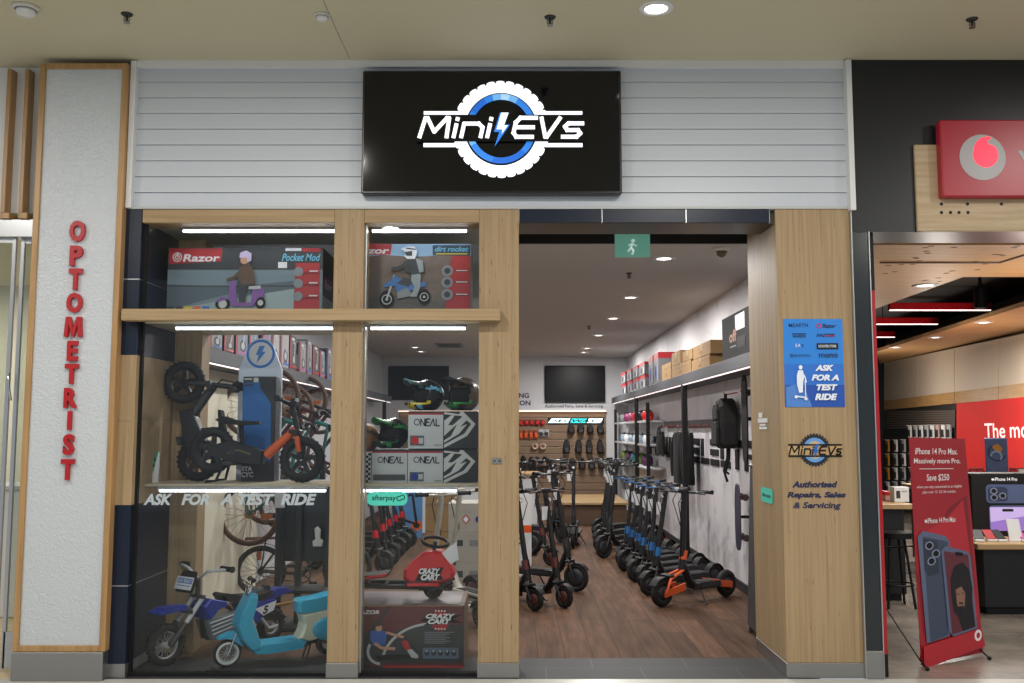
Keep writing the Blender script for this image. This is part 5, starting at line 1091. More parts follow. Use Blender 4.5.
# ================================================================= scooters
blk = black2
S1 = kick_scooter('kick_scooter', 'large black kick scooter with orange suspension arms at the front of the right row', orange, .99, .86, .125, dark, black2, True, None, hb=.28, back=.27, rake=.06)
q = aim(1.30, 8.5, 1.95, 9.0); S1.location = q[0]; S1.rotation_euler = q[1]
acc = mat('trim_blue', '#1a5f9e', .5)
S2 = kick_scooter('kick_scooter', 'black kick scooter with blue trim, next behind the large orange armed scooter', acc, .99, .9, .11, dark, black2)
S3 = kick_scooter('kick_scooter', 'heavy all black kick scooter, nearest of the far right cluster', dark, 1.12, .95, .135, dark, black2, hb=.3)
S4 = kick_scooter('kick_scooter', 'slim black kick scooter with red rimmed wheels at the front of the left group', mat('rim_red', '#5a2a28', .5), 1.0, .84, .1, mat('rim_red'), black2, hb=.23)
row = [(1.30, 9.1), (1.29, 9.5), (1.28, 9.88), (1.26, 10.26), (1.24, 10.64), (1.22, 11.0)]
labs = ['black kick scooter with blue trim, '+ordn(i)+' of the blue trimmed row behind the large scooter' for i in range(1, 6)]
for i, (x, y) in enumerate(row):
    q = aim(x, y, x+.62, y+.46+.02*i); q = (q[0], (R((-1.2, 1.5, -.5, 2, -1.8, .8)[i]), 0, q[1][2]+R((0, 4, -3, 5, -2, 3)[i])))
    if i == 0: S2.location, S2.rotation_euler = q; S2['group'] = 'blue trimmed scooters in the right row'
    else: dup(S2, q[0], q[1], labs[i-1], 'blue trimmed scooters in the right row')
for i, (x, y) in enumerate(((1.13, 11.7), (1.15, 12.3), (1.2, 13.0), (1.25, 13.8))):
    q = aim(x, y, x+.6, y+.5)
    if i == 0: S3.location, S3.rotation_euler = q
    else: dup(S3, q[0], q[1], 'heavy all black kick scooter, '+ordn(i)+' behind the nearest in the far right cluster', 'heavy black scooters at the back right')
S3['group'] = 'heavy black scooters at the back right'
for i, (x, y, dx, dy, lb_) in enumerate(((.16, 8.3, -.56, .62, None), (.42, 8.43, -.56, .62, 'slim black kick scooter with red rimmed wheels, right hand one of the left group'))):
    q = aim(x, y, x+dx, y+dy)
    if i == 0: S4.location, S4.rotation_euler = q
    else: dup(S4, q[0], q[1], lb_, 'slim scooters of the left group')
S4['group'] = 'slim scooters of the left group'
for x, y, dx, dy, src, lb_ in ((.56, 9.3, -.75, .5, S3, 'heavy black kick scooter standing behind the slim scooters of the left group'), (.75, 12.6, .1, .92, S3, 'black kick scooter facing the entrance in front of the low timber bench'), (.42, 11.0, -.75, .5, S4, 'slim black kick scooter further back in the left group near the white board'),
                              (.6, 14.6, -.05, .85, S4, 'slim black kick scooter at the back beside the low bench'), (.6, 13.3, -.5, .7, S3, 'heavy black kick scooter near the back counter'), (.2, 12.2, -.75, .5, S3, 'heavy black kick scooter left of the aisle in front of the counter')):
    q = aim(x, y, x+dx, y+dy); dup(src, q[0], q[1], lb_)
t, h = carton('scooter_board', 'white upright board with an orange patch beside the middle post', (-.06, 10.2, 0), (.15, 10.3, .9), white); t.location.x = .06
a = Art((-h.x, -h.y, 0), X_, Z_, 2*h.x, 2*h.z, (0, 0, 50, 210)); a.rect(0, 84, 50, 102, orange); a.circ(22, 122, 9, dark); a.rect(4, 40, 20, 70, dark); a.circ(22, 122, 5, lgrey); a.build('printed_front', t)
# scooters and boxes seen through the right window
PB = mat('scooter_pale', '#b5b0a4', .4)
S5 = kick_scooter('kick_scooter', 'pale grey kick scooter behind the ride-on cart, left of the two', dark, 1.0, .85, .1, dark, PB, tagc=None); q = aim(-.75, 8.3, -.3, 7.65); S5.location, S5.rotation_euler = q
q = aim(-.62, 8.75, -.17, 8.1); dup(S5, q[0], q[1], 'pale grey kick scooter behind the ride-on cart, right of the two')
S6 = kick_scooter('kick_scooter', 'black kick scooter with red trim along the left wall, nearest of its row', red, 1.05, .9, .12, dark, black2, tagc=None)
for i, (px, py) in enumerate(((383, 574), (390, 565), (396, 558), (402, 552), (408, 547))):
    g = G(px, py); q = aim(g.x, g.y, g.x-.8, g.y+.35)
    if i == 0: S6.location, S6.rotation_euler = q; S6['group'] = 'red trimmed scooters along the left wall'
    else: dup(S6, q[0], q[1], 'black kick scooter with red trim along the left wall, '+ordn(i)+' behind the nearest', 'red trimmed scooters along the left wall')
t, h = carton('scooter_box', 'tall light blue box picturing an orange scooter, seen through the right window', (-1.8, 13.8, 0), (-1.38, 14.1, .8), mat('box_skyblue', '#4d83b8', .5), rot=R(12))
a = Art((-h.x, -h.y, 0), X_, Z_, 2*h.x, 2*h.z, (0, 0, 80, 180)); a.circ(22, 120, 14, orange); a.circ(22, 120, 8, black); a.circ(64, 140, 16, orange); a.circ(64, 140, 9, black); a.line([(22, 118), (64, 136), (52, 40), (40, 44)], 7, black); a.build('printed_front', t)
wb_ = mat('box_stone', '#9d988e', .6)
for i, (z0, z1, nm) in enumerate(((0, .3, 'bottom'), (.301, .58, 'middle'), (.581, .86, 'top'))):
    t, h = carton('white_carton', nm+' white carton of the stack behind the ride-on cart', (-.64, 9.05, z0), (-.24, 9.5, z1), wb_, group='white cartons behind the cart')
    a = Art((-h.x, -h.y, 0), X_, Z_, 2*h.x, 2*h.z, (0, 0, 120, 70)); 
    if i == 2: a.pg([(38, 38), (50, 26), (62, 38), (50, 50)], redp); a.pg([(42, 38), (50, 30), (58, 38), (50, 46)], paper); a.circ(84, 38, 7, dblue)
    else: a.rect(10, 16, 42, 30, dark); a.rect(60, 16, 100, 30, grey)
    a.build('printed_front', t)
t, h = carton('cardboard_box', 'brown carton stack behind the pale scooter stems in the right window', (-1.1, 11.6, 0), (-.7, 12, .95), card)
for q_ in (.32, .64): m = MB(); m.box((-h.x-.001, -h.y-.001, q_), (h.x+.001, h.y+.001, q_+.008), brown); m.build('seam', t)
# ================================================================= left wall: bikes, rack
BR = mat('tyre_brown', '#4a3228', .7); tq = mat('frame_teal', '#1f625e', .4)
B1 = mtb('hanging_bicycle', 'teal framed bicycle hung by its front wheel on the left wall, nearest of the row', tq, BR, .28, .95, rim=mat('rim_copper', '#8d6f5a', .3, .6)); B2 = mtb('hanging_bicycle', 'maroon bicycle hung by its front wheel on the left wall, second of the row', mat('frame_maroon', '#3d1d2a', .35), BR, .28, .95, rim=mat('rim_copper'))
M = Matrix((V((0, 0, 1)), V((0, 1, 0)).cross(V((0, 0, 1)))*0+V((0, 1, 0))*-1, V((1, 0, 0)))).transposed(); eb = M.to_euler()
for i, (src, y, z, lb_) in enumerate(((B1, 8.5, 1.28, None), (B2, 9.15, 1.4, None), (B1, 9.8, 1.28, 'teal framed bicycle hung on the left wall, third of the row'), (B2, 10.5, 1.4, 'maroon bicycle hung on the left wall, fourth of the row'), (B2, 11.4, 1.3, 'maroon bicycle hung on the left wall, farthest of the row'))):
    loc = (XL+.005, y, z)
    if lb_ is None: src.location = loc; src.rotation_euler = eb; src['group'] = 'bicycles hung along the left wall'
    else: dup(src, loc, eb, lb_, 'bicycles hung along the left wall')
EB = mtb('folding_bicycle', 'black small wheeled bicycle standing against the left wall behind the retro scooter', black2, rubber, .235, .8, rim=dark)
EB.location = (-2.0, 9.1, 0); EB.rotation_euler = (0, 0, R(12))
m = MB(); A = [R(a_) for a_ in range(20, 175, 12)]; m.add([(-.4+.255*math.cos(a_), yy, .235+.255*math.sin(a_)) for a_ in A for yy in (-.03, .03)], [(2*i, 2*i+1, 2*i+3, 2*i+2) for i in range(len(A)-1)], black, True); m.build('mudguard', EB)
m = MB(); m.box((-.55, -.06, .53), (-.2, .06, .545), mat('rack_maroon', '#4a2226', .5), .004); m.tube([(-.4, .05, .235), (-.36, .05, .53)], .006, dark, 6); m.tube([(-.4, -.05, .235), (-.36, -.05, .53)], .006, dark, 6); m.build('luggage_rack', EB)
t = T('display_stand', 'dark steel display stand with a label tag behind the retro scooter', 'stand', (-1.72, 7.7, 0))
for x in (-1.9, -1.74, -1.5): MB().box((x-.025, 7.66, 0), (x+.025, 7.71, 1.13), dark, .005).build('post', t, True)
MB().box((-1.88, 7.72, .5), (-1.45, 7.75, 1.12), mat('stand_panel', '#1e2126', .3), .005).build('back_panel', t, True); MB().box((-1.9, 7.5, .28), (-1.45, 7.8, .31), dark, .005).build('tray', t, True); MB().box((-1.95, 7.45, 0), (-1.42, 7.9, .03), dark, .005).build('base', t, True)
MB().box((-1.93, 7.64, .93), (-1.85, 7.655, 1.08), paper, .003).build('label_tag', t, True)
m = MB(); m.prism([(-.03, 0), (.035, 0), (.045, .04), (.02, .06), (.022, .13), (.0, .155), (-.02, .14), (-.012, .06), (-.035, .04)], (-1.58, 7.63, .63), X_, Z_, .05, white, None, .008); m.thing('bottle_cage', 'small white bracket holder hanging on the dark display stand', 'bracket')
# ================================================================= neighbouring red shop on the right
zo = Zf(232.5)
MB().box((prr+.002, D-.02, zo), (9, D+.35, ZC), blackf).struct('wall_fascia')
gb = mat('pilaster_green_black', '#20262a', .2)
MB().box((prr+.004, D-.02, Zf(650)), (X(874), D+.3, zo), gb, .003).struct('trim_pilaster'); MB().box((prr+.004, D-.03, 0), (X(875), D+.3, Zf(650)), steel, .004).struct('trim_pilaster_plinth')
MB().box((prr, D-.03, 0), (prr+.006, D+.02, ZH), alu).struct('trim_joint'); MB().box((X(874), D-.03, 0), (X(875), D+.3, zo), alu).struct('trim_edge')
MB().box((X(875.2), D+.02, Zf(655)), (X(881.5), D+.3, Zf(290)), mat('red_jamb', '#a8141c', .35)).struct('trim_jamb'); MB().box((X(875.2), D+.02, 0), (X(881.5), D+.3, Zf(655)), black).struct('trim_jamb_foot'); MB().box((X(875.2), D+.02, Zf(290)), (X(881.5), D+.3, zo), black).struct('trim_jamb_head')
MB().box((XR+.11, D+.3, 0), (X(876), 19.2, 3.4), dark).struct('wall_party')
MB().box((X(878), D-.02, -.1), (12, 22, .001), bricks('grey_floor_tile', '#8d857b', '#938a80', '#6f6962', 1.2, .6, .003, 0, .25, .5, (2, 2, 1))).struct('floor_neighbour_shop')
# perforated timber panel and red sign
wx0 = X(918.5, D-.08, 188)
t = T('timber_sign_panel', 'pale timber panel with punched holes behind the red sign', 'panel', (wx0+1, D-.05, Zf(231, D-.08)))
pw_ = grain('pale_timber', '#b7a284', '#a8916f', (2, 30, 30), .5)
MB().box((wx0, D-.045, Zf(231, D-.045)), (wx0+2.2, D-.02, Zf(144.5, D-.045)), pw_, .004).build('board', t, True)
m = MB()
for px, py in ((941.5, 195), (941.5, 204), (941.5, 212.5), (950.5, 212.5), (959, 212.5), (968, 212.5), (967.5, 204), (1001.5, 204)):
    q = P(px, py, D-.0455); m.cyl(q-V((0, .0006, 0)), q+V((0, .002, 0)), .011, black, n=14)
m.build('punched_holes', t, True)
t = T('red_sign', 'red box sign with a round white and red speech mark logo', 'sign', (X(980, D-.2), D-.15, Zf(197, D-.2)))
sx = X(941.5, D-.12, 158); rs = mat('sign_red', '#a3142a', .35)
MB().box((sx, D-.12, Zf(196.5, D-.12)), (sx+1.8, D-.045, Zf(119.5, D-.12)), rs, .008).build('case', t, True)
a = Art((X(959, D-.121, 158), D-.121, Zf(180, D-.121)), X_, Z_, X(1006, D-.121, 158)-X(959, D-.121, 158), Zf(134.5, D-.121)-Zf(180, D-.121), (464, 323, 620, 476))
a.circ(542, 400, 77, mat('logo_silver', '#a9a6a8', .4)); gr_ = mat('logo_glow', '#ff2a48', .4, emit=.9)
pts = [(552+42*math.cos(R(an)), 392+42*math.sin(R(an))) for an in range(-40, 215, 12)]
a.pg(pts+[(512, 372), (522, 350), (542, 334), (566, 330), (574, 334), (560, 346), (564, 356), (580, 362)], gr_); a.build('speech_mark_logo', t, True)
q0, q1 = P(1018, 163, D-.121), P(1036, 149, D-.121)
MB().text('vodafone', (q0.x, D-.122, q0.z), X_, Z_, .75, q1.z-q0.z+.03, lgrey, .02).build('lettering', t, True)
# ceiling: timber rafts and dark voids
per = mat('perforated_timber', '#b08658', .5); nt = per.node_tree; b_ = nt.nodes['Principled BSDF']
def zpoly(name, pts, z, m, th=.05):
    q = [G(x, y, z) for x, y in pts]; MB().prism([(p.x, p.y) for p in q], (0, 0, z+th/2), X_, Y_, th, m).struct(name); return q
zr = zo+.03
MB().box((X(876), D+.3, 3.36), (12, 20, 3.42), mat('void_dark', '#26201c', .7)).struct('ceiling_void')
zpoly('ceiling_raft', [(872, 310), (872, 245), (1130, 245), (1120, 277), (963, 277)], zr, grain('raft_timber', '#c79a68', '#b98c5a', (1.5, 20, 20), .5))
zpoly('ceiling_raft_far', [(876, 352), (1024, 306), (1120, 276), (1120, 303), (1024, 331), (880, 364)], zr, mat('raft_timber'))
m = MB()
for k in range(110):
    px = 880+rnd.random()*140; py = 240+rnd.random()*50
    band = int((py-240)/9)
    if py > 300-(px-880)*.25 or (px*.09+py*.23) % 7 > 3: continue
    q = G(px, py, zr); m.box((q.x-.02, q.y-.012, zr-.002), (q.x+.02, q.y+.012, zr+.001), brown)
m.struct('ceiling_raft_slots')
m = MB(); q = [G(*p, zr) for p in ((880, 262), (1000, 262), (1120, 225))]
for a_, b_ in zip(q[:-1], q[1:]): m.tube([a_, b_], .012, brown, 4)
m.struct('trim_raft_joint')
for px, py, lab in ((925.5, 285, 'round tilted downlight in the timber ceiling of the red shop, brightest one'), (895.5, 347, 'small downlight at the far end of the timber ceiling strip'), (935.5, 337, 'small downlight in the middle of the timber ceiling strip'), (984, 322, 'small downlight at the near end of the timber ceiling strip')):
    downlight(G(px, py, zr), lab, .1 if py == 285 else .09)
for x0, x1, py, lab in ((889, 991, 310, 'red edged linear light, longest and nearest in the dark ceiling void'), (876, 938, 324, 'red edged linear light, middle one in the dark ceiling void'), (876, 895, 337, 'red edged linear light, shortest and farthest in the dark ceiling void')):
    z = 3.05; q0, q1 = G(x0, py, z), G(x1, py, z); t = T('linear_light', lab, 'light', ((q0.x+q1.x)/2, q0.y, z)); MB().box((q0.x, q0.y-.03, z), (q1.x, q0.y+.03, z+.09), red, .004).build('housing', t, True); MB().box((q0.x+.01, q0.y-.02, z-.008), (q1.x-.01, q0.y+.02, z), mat('linear_glow', '#ffe6e0', .5, emit=3)).build('diffuser', t, True)
    m = MB(); [m.cyl((x, q0.y, z+.09), (x, q0.y, 3.36), .006, black, n=6) for x in (q0.x+.1, q1.x-.1)]; m.build('suspension_rod', t, True)
q = G(981, 306, 3.0); t = T('spotlight', 'black cylindrical spotlight hanging in the dark ceiling void', 'light', (q.x, q.y, 3.0)); MB().cyl((0, 0, -.02), (0, 0, .2), .075, black, n=20).build('barrel', t); MB().cyl((0, 0, .2), (0, 0, .36), .02, black).build('stem', t)
m = MB(); m.lathe((0, 0, 0), (0, 0, -1), [(.06, .02), (.065, .02), (.06, .03), (0, .022)], dark); m.build('lens', t)
# long side wall
WA, WB = V((7.3, 18.7, 0)), V((6.7, 12.5, 0)); wu = (WB-WA).normalized(); wn = V((-wu.y, wu.x, 0)); wn = wn if wn.x < 0 else -wn
def W(px, py, off=0): return H(px, py, WA+wn*off, wn)
def wquad(name, pts, m, off=.0, struct=True, lab=None, cat=None):
    q = [W(x, y, off) for x, y in pts]; b = MB(); b.poly(q, m); b.poly([p-wn*.03 for p in q], m); k = len(q)
    for i in range(k): b.quad(q[i], q[(i+1) % k], q[(i+1) % k]-wn*.03, q[i]-wn*.03, m)
    return b.struct(name) if struct else b.thing(name, lab, cat)
e = WB+wu*5
m = MB(); m.box((WA.x-6, WA.y+.2, 0), (WA.x+1, WA.y+.3, 3.4), dark); m.struct('wall_neighbour_end')
m = MB(); m.quad(WA-wu*1-wn*.1, e-wn*.1, e-wn*.1+Z_*3.4, WA-wu*1-wn*.1+Z_*3.4, mat('neigh_wall', '#8a8278', .6)); m.struct('wall_neighbour_long')
cp = mat('cream_panel', '#c6b7a4', .55); tb = grain('band_timber', '#b08a58', '#a27b4a', (3, 3, 30), .5)
for i, (x0, x1) in enumerate(((884, 917), (917.4, 954), (954.5, 998), (998.5, 1060))):
    f = lambda x, a_, b_: a_+(b_-a_)*(x-884)/140
    wquad('trim_wall_panel', [(x0, f(x0, 401, 383)), (x1, f(x1, 401, 383)), (x1, f(x1, 363, 333.5)), (x0, f(x0, 363, 333.5))], cp, .02)
    wquad('trim_wall_band', [(x0, f(x0, 410, 397)), (x1, f(x1, 410, 397)), (x1, f(x1, 401, 383)), (x0, f(x0, 401, 383))], tb, .06)
m = MB()
for k in range(8):
    y = 411+k*2.3; q = [W(887, y+1.5, .08), W(955, y+1-k*.12+.2, .08), W(955, y-k*.12-.6, .08), W(887, y, .08)]; m.poly(q, mat('louvre_slat', '#5d524a', .5))
m.poly([W(887, 430, .05), W(956, 428, .05), W(956, 404, .05), W(887, 410, .05)], mat('louvre_gap', '#17130f', .7)); m.thing('louvre_panel', 'dark horizontal louvre panel above the accessory wall', 'panel')
a = [W(956.5, 470, .07), W(1075, 474, .07), W(1075, 392, .07), W(956.5, 403.5, .07)]
b = MB(); b.poly(a, mat('poster_red', '#c21f1c', .8, emit=.25, vary=.35, scale=1.2)); b.poly([p-wn*.05 for p in a], redp)
for i in range(4): b.quad(a[i], a[(i+1) % 4], a[(i+1) % 4]-wn*.05, a[i]-wn*.05, lgrey)
t = T('wall_poster', 'large glowing red wall poster with white lettering in the red shop', 'poster', (a[0].x, a[0].y, a[0].z)); b.build('print', t, True)
q0, q1, q2 = W(985, 438, .075), W(1037, 438, .075), W(985, 423.5, .075)
L_ = (q1-q0)*1.1
for s_, f0_, f1_ in (('The', 0, .385), ('more', .47, 1)): MB().text(s_, q0+L_*f0_, L_.normalized(), Z_, L_.length*(f1_-f0_), (q2.z-q0.z)*(1 if s_ == 'The' else .72), mat('letter_glow', '#ffe9e4', .5, emit=.5), .01).build('word', t, True)
# accessory wall with packets
b = [W(884, 505, .06), W(956, 505, .06), W(956, 425, .06), W(884, 429, .06)]; m = MB(); m.poly(b, black2); m.poly([p-wn*.05 for p in b], black2); m.thing('accessory_wall', 'black pegboard wall hung with phone accessories', 'display panel')
pk_ = [('white', mat('acc_white', '#eceae6', .5)), ('grey', lgrey), ('orange', mat('acc_orange', '#d08a2a', .5)), ('pink', mat('acc_pink', '#c9a29a', .5)), ('green', mat('acc_green', '#4a7a52', .5))]
def accessory(px, py, c, lab):
    q = W(px, py, .1); t = T('hanging_packet', lab, 'packet', q-Z_*.11, (0, 0, math.atan2(wu.y, wu.x)), 'accessory packets on the pegboard'); MB().box((-.075, -.015, 0), (.075, .015, .22), c, .006).build('card', t); MB().box((-.05, -.03, .03), (.05, .03, .15), dark if c != black else grey, .008).build('window_insert', t); m = MB(); m.cyl((0, -.06, .225), (0, .06, .225), .005, white, n=6); m.build('peg', t)
n_ = 0
for r_ in range(5):
    for c_ in range(9 if r_ == 0 else 4):
        px = (888 if r_ else 910)+c_*(8 if r_ else 5.6); 
        if r_ == 0 and c_ > 7: continue
        py = 432+r_*14+(0 if r_ else 0); nm, mm = pk_[(2 if (c_ < 1 and r_ < 4) else (4 if (r_ == 1 and c_ == 0) else (c_+r_) % 2)) if r_ else (c_ % 2 if c_ != 5 else 3)]
        accessory(px, py, mm, nm+' accessory packet on the pegboard, row '+ordn(r_)+' from the top, '+ordn(c_)+' from the left')
# tables
def table(name, label, x0, x1, y0, y1, z, cat='table'):
    t = T(name, label, cat, ((x0+x1)/2, (y0+y1)/2, 0)); MB().box((x0, y0, z-.05), (x1, y1, z), mat('table_timber', '#b3946a', .4), .006).build('top', t, True); MB().box((x0+.08, y0+.08, .06), (x1-.06, y1-.06, z-.05), mat('cabinet_black', '#1a1a1c', .45), .006).build('cabinet', t, True); MB().box((x0+.1, y0+.1, 0), (x1-.1, y1-.1, .06), black, .003).build('kick_base', t, True)
table('display_table', 'timber topped black display table at the right edge of the red shop', 3.87, 5.6, 8.05, 9.3, .6); table('display_table', 'timber topped black display table behind the red banner', 2.6, 3.62, 8.7, 9.7, .88)
# light box on the near table
lx0, lx1 = X(971.5, 8.6, 490), X(1040, 8.6, 490)
t, h = carton('phone_light_box', 'black light box picturing a blue and a purple phone on the near display table', (lx0, 8.6, .601), (lx1, 8.9, Zf(473.5, 8.6)), black, 'display')
a = Art((-h.x, -h.y, 0), X_, Z_, 2*h.x, 2*h.z, (410, 338, 690, 625)); ph = mat('phone_blue', '#4a5678', .35, emit=.15); 
a.txt('iPhone 14 Pro', 506, 356, 598, 372, mat('print_glow', '#e6e6ee', .5, emit=.4), .01); a.circ(498, 365, 5, mat('print_glow'))
def rr_(a, x0, y0, x1, y1, m, r): pill(a, x0, y0, x1, y1, m, r)
rr_(a, 468, 388, 690, 474, ph, 18); rr_(a, 476, 400, 556, 466, mat('phone_blue_dark', '#2e3852', .3), 14)
for cx, cy in ((500, 418), (500, 448), (535, 440)): a.circ(cx, cy, 15, mat('lens_rim', '#8088a0', .3)); a.circ(cx, cy, 10, black)
rr_(a, 476, 484, 690, 600, ph, 16); a.rect(480, 492, 690, 600, mat('phone_lilac', '#8d6fc4', .4, emit=.4)); a.pg([(480, 492), (690, 492), (690, 520), (480, 560)], mat('phone_sky', '#b9a8e0', .4, emit=.4)); a.rect(530, 500, 575, 512, black); a.build('printed_front', t)
m = MB(); m.prism([(-.055, 0), (.055, 0), (.055, .19), (-.055, .19)], (X(1015, 8.2, 520), 8.2, .602), X_, V((0, .25, .97)), .01, paper); m.thing('price_card', 'white price card standing in front of the black light box', 'card')
for i, px in enumerate((978, 990, 1000, 1024)):
    t = T('display_phone', 'dark phone on a small slanted stand on the near table, '+ordn(i)+' from the left', 'phone', (X(px, 8.22, 540), 8.2, .601), (0, 0, R(10*i-15)), 'phones on the near table'); MB().box((-.04, -.03, 0), (.04, .03, .02), white, .004).build('stand', t); MB().prism([(-.037, 0), (.037, 0), (.037, .13), (-.037, .13)], (0, -.01, .022), X_, V((0, .85, .5)), .009, (dark, redp, dark, pink)[i]).build('handset', t)
# items behind the light box on a farther table
table('display_table', 'timber topped display table behind the black light box', 4.6, 6.3, 10.6, 11.4, .92)
t = T('tablet_display', 'upright tablet with a swirling blue and orange picture behind the light box', 'tablet', (X(997, 10.8, 466), 10.8, 1.02)); q0, q1 = P(986.5, 467, 10.8), P(1007.5, 438, 10.8)
MB().box((q0.x, 10.8, .985), (q1.x, 10.83, q1.z), mat('swirl', '#4d5f86', .4, vary=.5, scale=5), .01).build('screen', t, True)
a = Art((q0.x, 10.799, q0.z), X_, Z_, q1.x-q0.x, q1.z-q0.z, (0, 0, 80, 110)); a.pg([(20, 30), (45, 22), (60, 40), (50, 60), (35, 50)], mat('swirl_orange', '#b8803a', .5)); a.ring(40, 55, 34, 28, mat('swirl_dark', '#2a3350', .5), 20, 240); a.ring(36, 70, 22, 16, mat('swirl_pale', '#8fa0bd', .5), 180, 400); a.build('picture', t, True); MB().box((q0.x+.02, 10.78, .921), (q1.x-.02, 10.88, .985), white, .004).build('stand', t, True)
for i, (px, mm) in enumerate(((972, redp), (979, redp), (1012, redp), (1020, paper))):
    t = T('display_phone', 'phone standing on the table behind the light box, '+ordn(i)+' from the left', 'phone', (X(px, 10.8, 465), 10.78, .921), (0, 0, 0), 'phones on the farther table'); MB().box((-.05, -.03, 0), (.05, .03, .03), lgrey, .004).build('stand', t); MB().box((-.042, -.006, .03), (.042, .006, .2), black, .006).build('handset', t); MB().box((-.037, -.008, .045), (.037, -.006, .19), mm).build('screen', t)
t, h = carton('accessory_display', 'small white display box on the table left of the red banner', (X(894, 8.9, 490), 8.9, .881), (X(909, 8.9, 490), 9.0, Zf(487, 8.9)), white, 'display'); a = Art((-h.x, -h.y, 0), X_, Z_, 2*h.x, 2*h.z, (0, 0, 60, 80)); a.rect(8, 20, 24, 60, dark); a.rect(30, 20, 50, 24, grey); a.build('printed_front', t)
t, h = carton('gift_box', 'pink and white box beside the small display box on the left table', (X(885, 9.05, 490), 9.05, .881), (X(893, 9.05, 490), 9.2, Zf(492, 9.05)), mat('acc_pink'), 'box'); MB().box((-h.x-.001, -h.y-.001, h.z*1.2), (h.x+.001, h.y+.001, 2*h.z+.004), red, .003).build('lid', t)
t = T('bar_stool', 'black bar stool under the left display table', 'stool', (3.35, 8.5, 0)); MB().cyl((0, 0, .6), (0, 0, .65), .15, black, n=20).build('seat', t)
for k in range(4): an = R(45+90*k); m = MB(); m.cyl((.09*math.cos(an), .09*math.sin(an), .6), (.17*math.cos(an), .17*math.sin(an), 0), .012, black, n=8); m.build('leg', t)
m = MB(); m.torus((0, 0, .2), (0, 0, 1), .15, .008, black, 20, 6); m.build('foot_ring', t)
# red banner on a stand
g0, g1 = G(925, 666.5), G(986, 655); du = (g1-g0).normalized(); nb_ = V((du.y, -du.x, 0)); nb_ = nb_ if nb_.y < 0 else -nb_
tilt = R(9); vv = (-nb_*math.sin(tilt)+Z_*math.cos(tilt)); nn = du.cross(vv)
TL, TR_, BR_, BL = [H(x, y, g0, nn) for x, y in ((908.9, 437.3), (964.8, 438.7), (983.4, 652.5), (921.3, 665))]
t = T('banner_stand', 'red banner on an x-frame stand picturing two phones outside the red shop', 'banner', ((g0+g1)/2))
m = MB(); m.poly([BL, BR_, TR_, TL], mat('banner_red', '#9c1820', .4)); m.poly([p-nn*.004 for p in (BL, BR_, TR_, TL)], redp); m.build('banner_sheet', t, True)
def bp_(x, y):   # picture coordinates on the sheet
    fy = (y-91.5)/(625-91.5); 
    l = TL.lerp(BL, fy); r_ = TR_.lerp(BR_, fy); xl = 205+(235-205)*fy; xr = 340+(385-340)*fy; return l.lerp(r_, (x-xl)/(xr-xl))
class Ban(Art):
    def pt(s, x, y): return bp_(x, y)+nn*s.off
a = Ban((0, 0, 0), X_, Z_, 1, 1, (0, 0, 1, 1)); bw = mat('banner_white', '#e8e0e0', .5)
a.pg([(225, 420), (300, 270), (345, 240), (372, 540), (240, 560)], mat('banner_dark', '#7e1118', .4)); a.pg([(232, 330), (290, 300), (335, 250), (372, 540), (250, 560)], mat('banner_mid', '#b3202a', .4))
for s_, x0, y0, x1, y1 in (('iPhone 14 Pro Max.', 219, 118, 321, 134), ('Massively more Pro.', 216, 144, 328, 161), ('Save $250', 246, 184, 300, 203), ('iPhone 14 Pro Max', 248, 292, 316, 305)): a.txt(s_, x0, y0, x1, y1, bw, .012)
a.circ(244, 299, 3, bw, 4); a.rect(228, 170, 310, 171.5, bw); a.txt('when you stay connected to an eligible', 222, 212, 330, 221, bw); a.txt('plan over 12, 24, 36 months.', 236, 225, 316, 234, bw)
pbk = mat('phone_grey_blue', '#59627c', .3); pbd = mat('phone_slate', '#3a4156', .3)
a.pg([(224, 335), (236, 322), (290, 338), (300, 352), (300, 572), (246, 580)], pbk); a.pg([(236, 335), (296, 352), (296, 570), (254, 578)], pbd); a.pg([(236, 340), (270, 348), (275, 425), (250, 430), (240, 415)], mat('phone_island', '#262b3a', .3))
for cx, cy in ((251, 358), (256, 395), (266, 378)): a.circ(cx, cy, 10, mat('lens_rim')); a.circ(cx, cy, 7, black)
a.pg([(278, 372), (288, 362), (342, 380), (350, 392), (366, 566), (306, 575), (296, 560)], pbk); a.pg([(284, 374), (344, 388), (361, 562), (304, 570)], mat('phone_face', '#5c1a20', .3)); a.pg([(312, 378), (330, 382), (331, 390), (313, 387)], black)
hb_ = mat('portrait_hair', '#171214', .6); a.pg([(300, 440), (310, 412), (330, 405), (346, 425), (354, 470), (352, 500), (361, 560), (330, 566), (318, 530), (308, 520), (302, 480)], hb_); a.pg([(312, 468), (326, 462), (336, 480), (334, 510), (326, 520), (316, 505)], mat('portrait_skin', '#8a6452', .6)); a.line([(314, 478), (320, 480)], 2, hb_); a.line([(327, 479), (333, 478)], 2, hb_); a.line([(320, 500), (330, 502)], 4, hb_); a.pg([(318, 508), (332, 508), (326, 526)], hb_)
a.pg([(235, 585), (375, 566), (384, 610), (237, 634)], mat('banner_red2', '#b01c25', .4)); a.circ(366, 582, 9, bw, 13); a.circ(366, 582, 4.5, redp, 7); a.build('printed_artwork', t, True)
m = MB(); cz = (TL+TR_+BL+BR_)/4-nn*.12
for c_ in (TL, TR_): m.tube([c_-nn*.006, cz], .006, black, 6)
f0, f1 = G(927.5, 671), G(989.6, 660); bk0 = G(905, 632); 
for f_ in (f0, f1): c_ = (BL if f_ is f0 else BR_); m.tube([cz, c_.lerp((BL+BR_)/2, .06)-nn*.02+Z_*.03, f_+Z_*.012], .006, black, 6)
m.build('x_frame', t, True); m = MB()
for f_ in (f0, f1): m.sphere(f_+Z_*.012, .014, black, 10, 8)
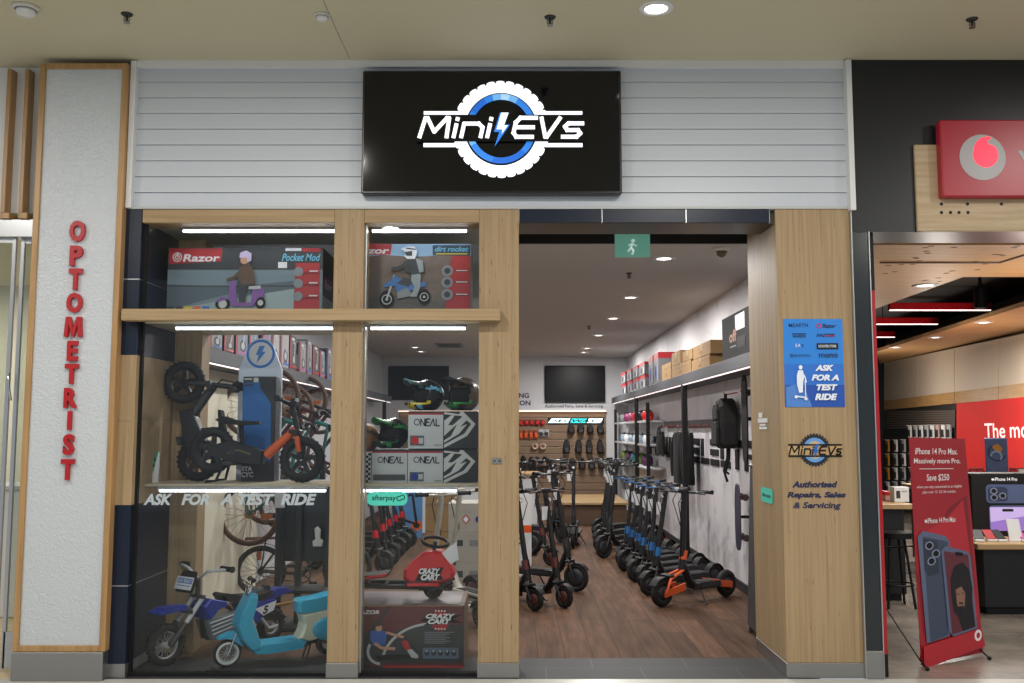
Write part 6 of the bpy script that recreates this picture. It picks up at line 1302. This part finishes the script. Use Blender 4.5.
m.build('rubber_foot', t, True); m = MB(); m.tube([cz, cz+nn*-.35+V((-.1, .0, 0)), V((cz.x-.2, cz.y+.45, .01))], .006, black, 6); m.tube([P(884, 605, 6.9), P(925, 668, 6.37)], .005, black, 6); m.build('rear_leg', t, True)
WORLD, MALL, SHOP, VOD, EXPO = .48, 58, 36, 40, 0
# ================================================================= camera and light
cam = bpy.data.cameras.new('camera'); co = bpy.data.objects.new('camera', cam); COL.objects.link(co)
co.location = (0, 0, EYE); co.rotation_euler = (R(90)+PITCH, 0, 0)
cam.sensor_width = 36; cam.lens = F/1024*36; cam.shift_x = -(CX-512)/1024; cam.clip_end = 100; cam.clip_start = .05
SC.camera = co
w = bpy.data.worlds.new('world'); SC.world = w; w.use_nodes = True
bg = w.node_tree.nodes['Background']; bg.inputs[0].default_value = (.78, .87, 1, 1); bg.inputs[1].default_value = WORLD
def area(name, loc, size, power, col=(1, 1, 1), rot=(0, 0, 0), sy=None, shape='RECTANGLE'):
    l = bpy.data.lights.new(name, 'AREA'); l.shape = shape; l.size = size; l.size_y = sy or size; l.energy = power; l.color = col
    o = bpy.data.objects.new(name, l); COL.objects.link(o); o.location = loc; o.rotation_euler = rot
    return o
for x in (-4.5, -1.5, 1.5, 4.5):
    for y in (1.2, 3.8): area('mall_lamp', (x, y, ZC-.06), .2, MALL, (1, .96, .9), shape='DISK')
for i, (px, py) in enumerate(((664, 258), (630.5, 297), (613, 318), (598.5, 335), (587, 348), (579, 357.5))):
    q = G(px, py, ZS); q.y = min(q.y, 17.0); area('shop_lamp', (q.x, q.y, ZS-.03), .16, SHOP, (1, .96, .93), shape='DISK')
for y in (8.0, 9.6, 11.6, 14): area('shop_lamp', (-1.0, y, ZS-.03), .16, SHOP*.9, (1, .96, .93), shape='DISK')
area('neighbour_lamp', (-5.2, 8, 2.95), 1.0, 45, (1, .95, .85))
def point(loc, p):
    l = bpy.data.lights.new('neighbour_fill_point', 'POINT'); l.energy = p; l.color = (1, .93, .85); l.shadow_soft_size = .15; o = bpy.data.objects.new('neighbour_fill_point', l); COL.objects.link(o); o.location = loc
for q_ in ((4.3, 7.6, 2.0), (5.2, 11.5, 2.0), (5.8, 15.5, 2.0)): point(q_, VOD*.9)  # unseen fill points added to brighten the timber ceiling, no fixture belongs to them
area('neighbour_shop_lamp', (4.2, 8.4, 2.72), .5, VOD, (1, .93, .85)); area('neighbour_shop_lamp', (5.6, 11.5, 2.72), .8, VOD*2, (1, .93, .85)); 
area('neighbour_shop_lamp', (4.3, 14.5, 2.72), .6, VOD*1.6, (1, .93, .85))
SC.view_settings.view_transform = 'Standard'; SC.view_settings.look = 'None'; SC.view_settings.exposure = EXPO
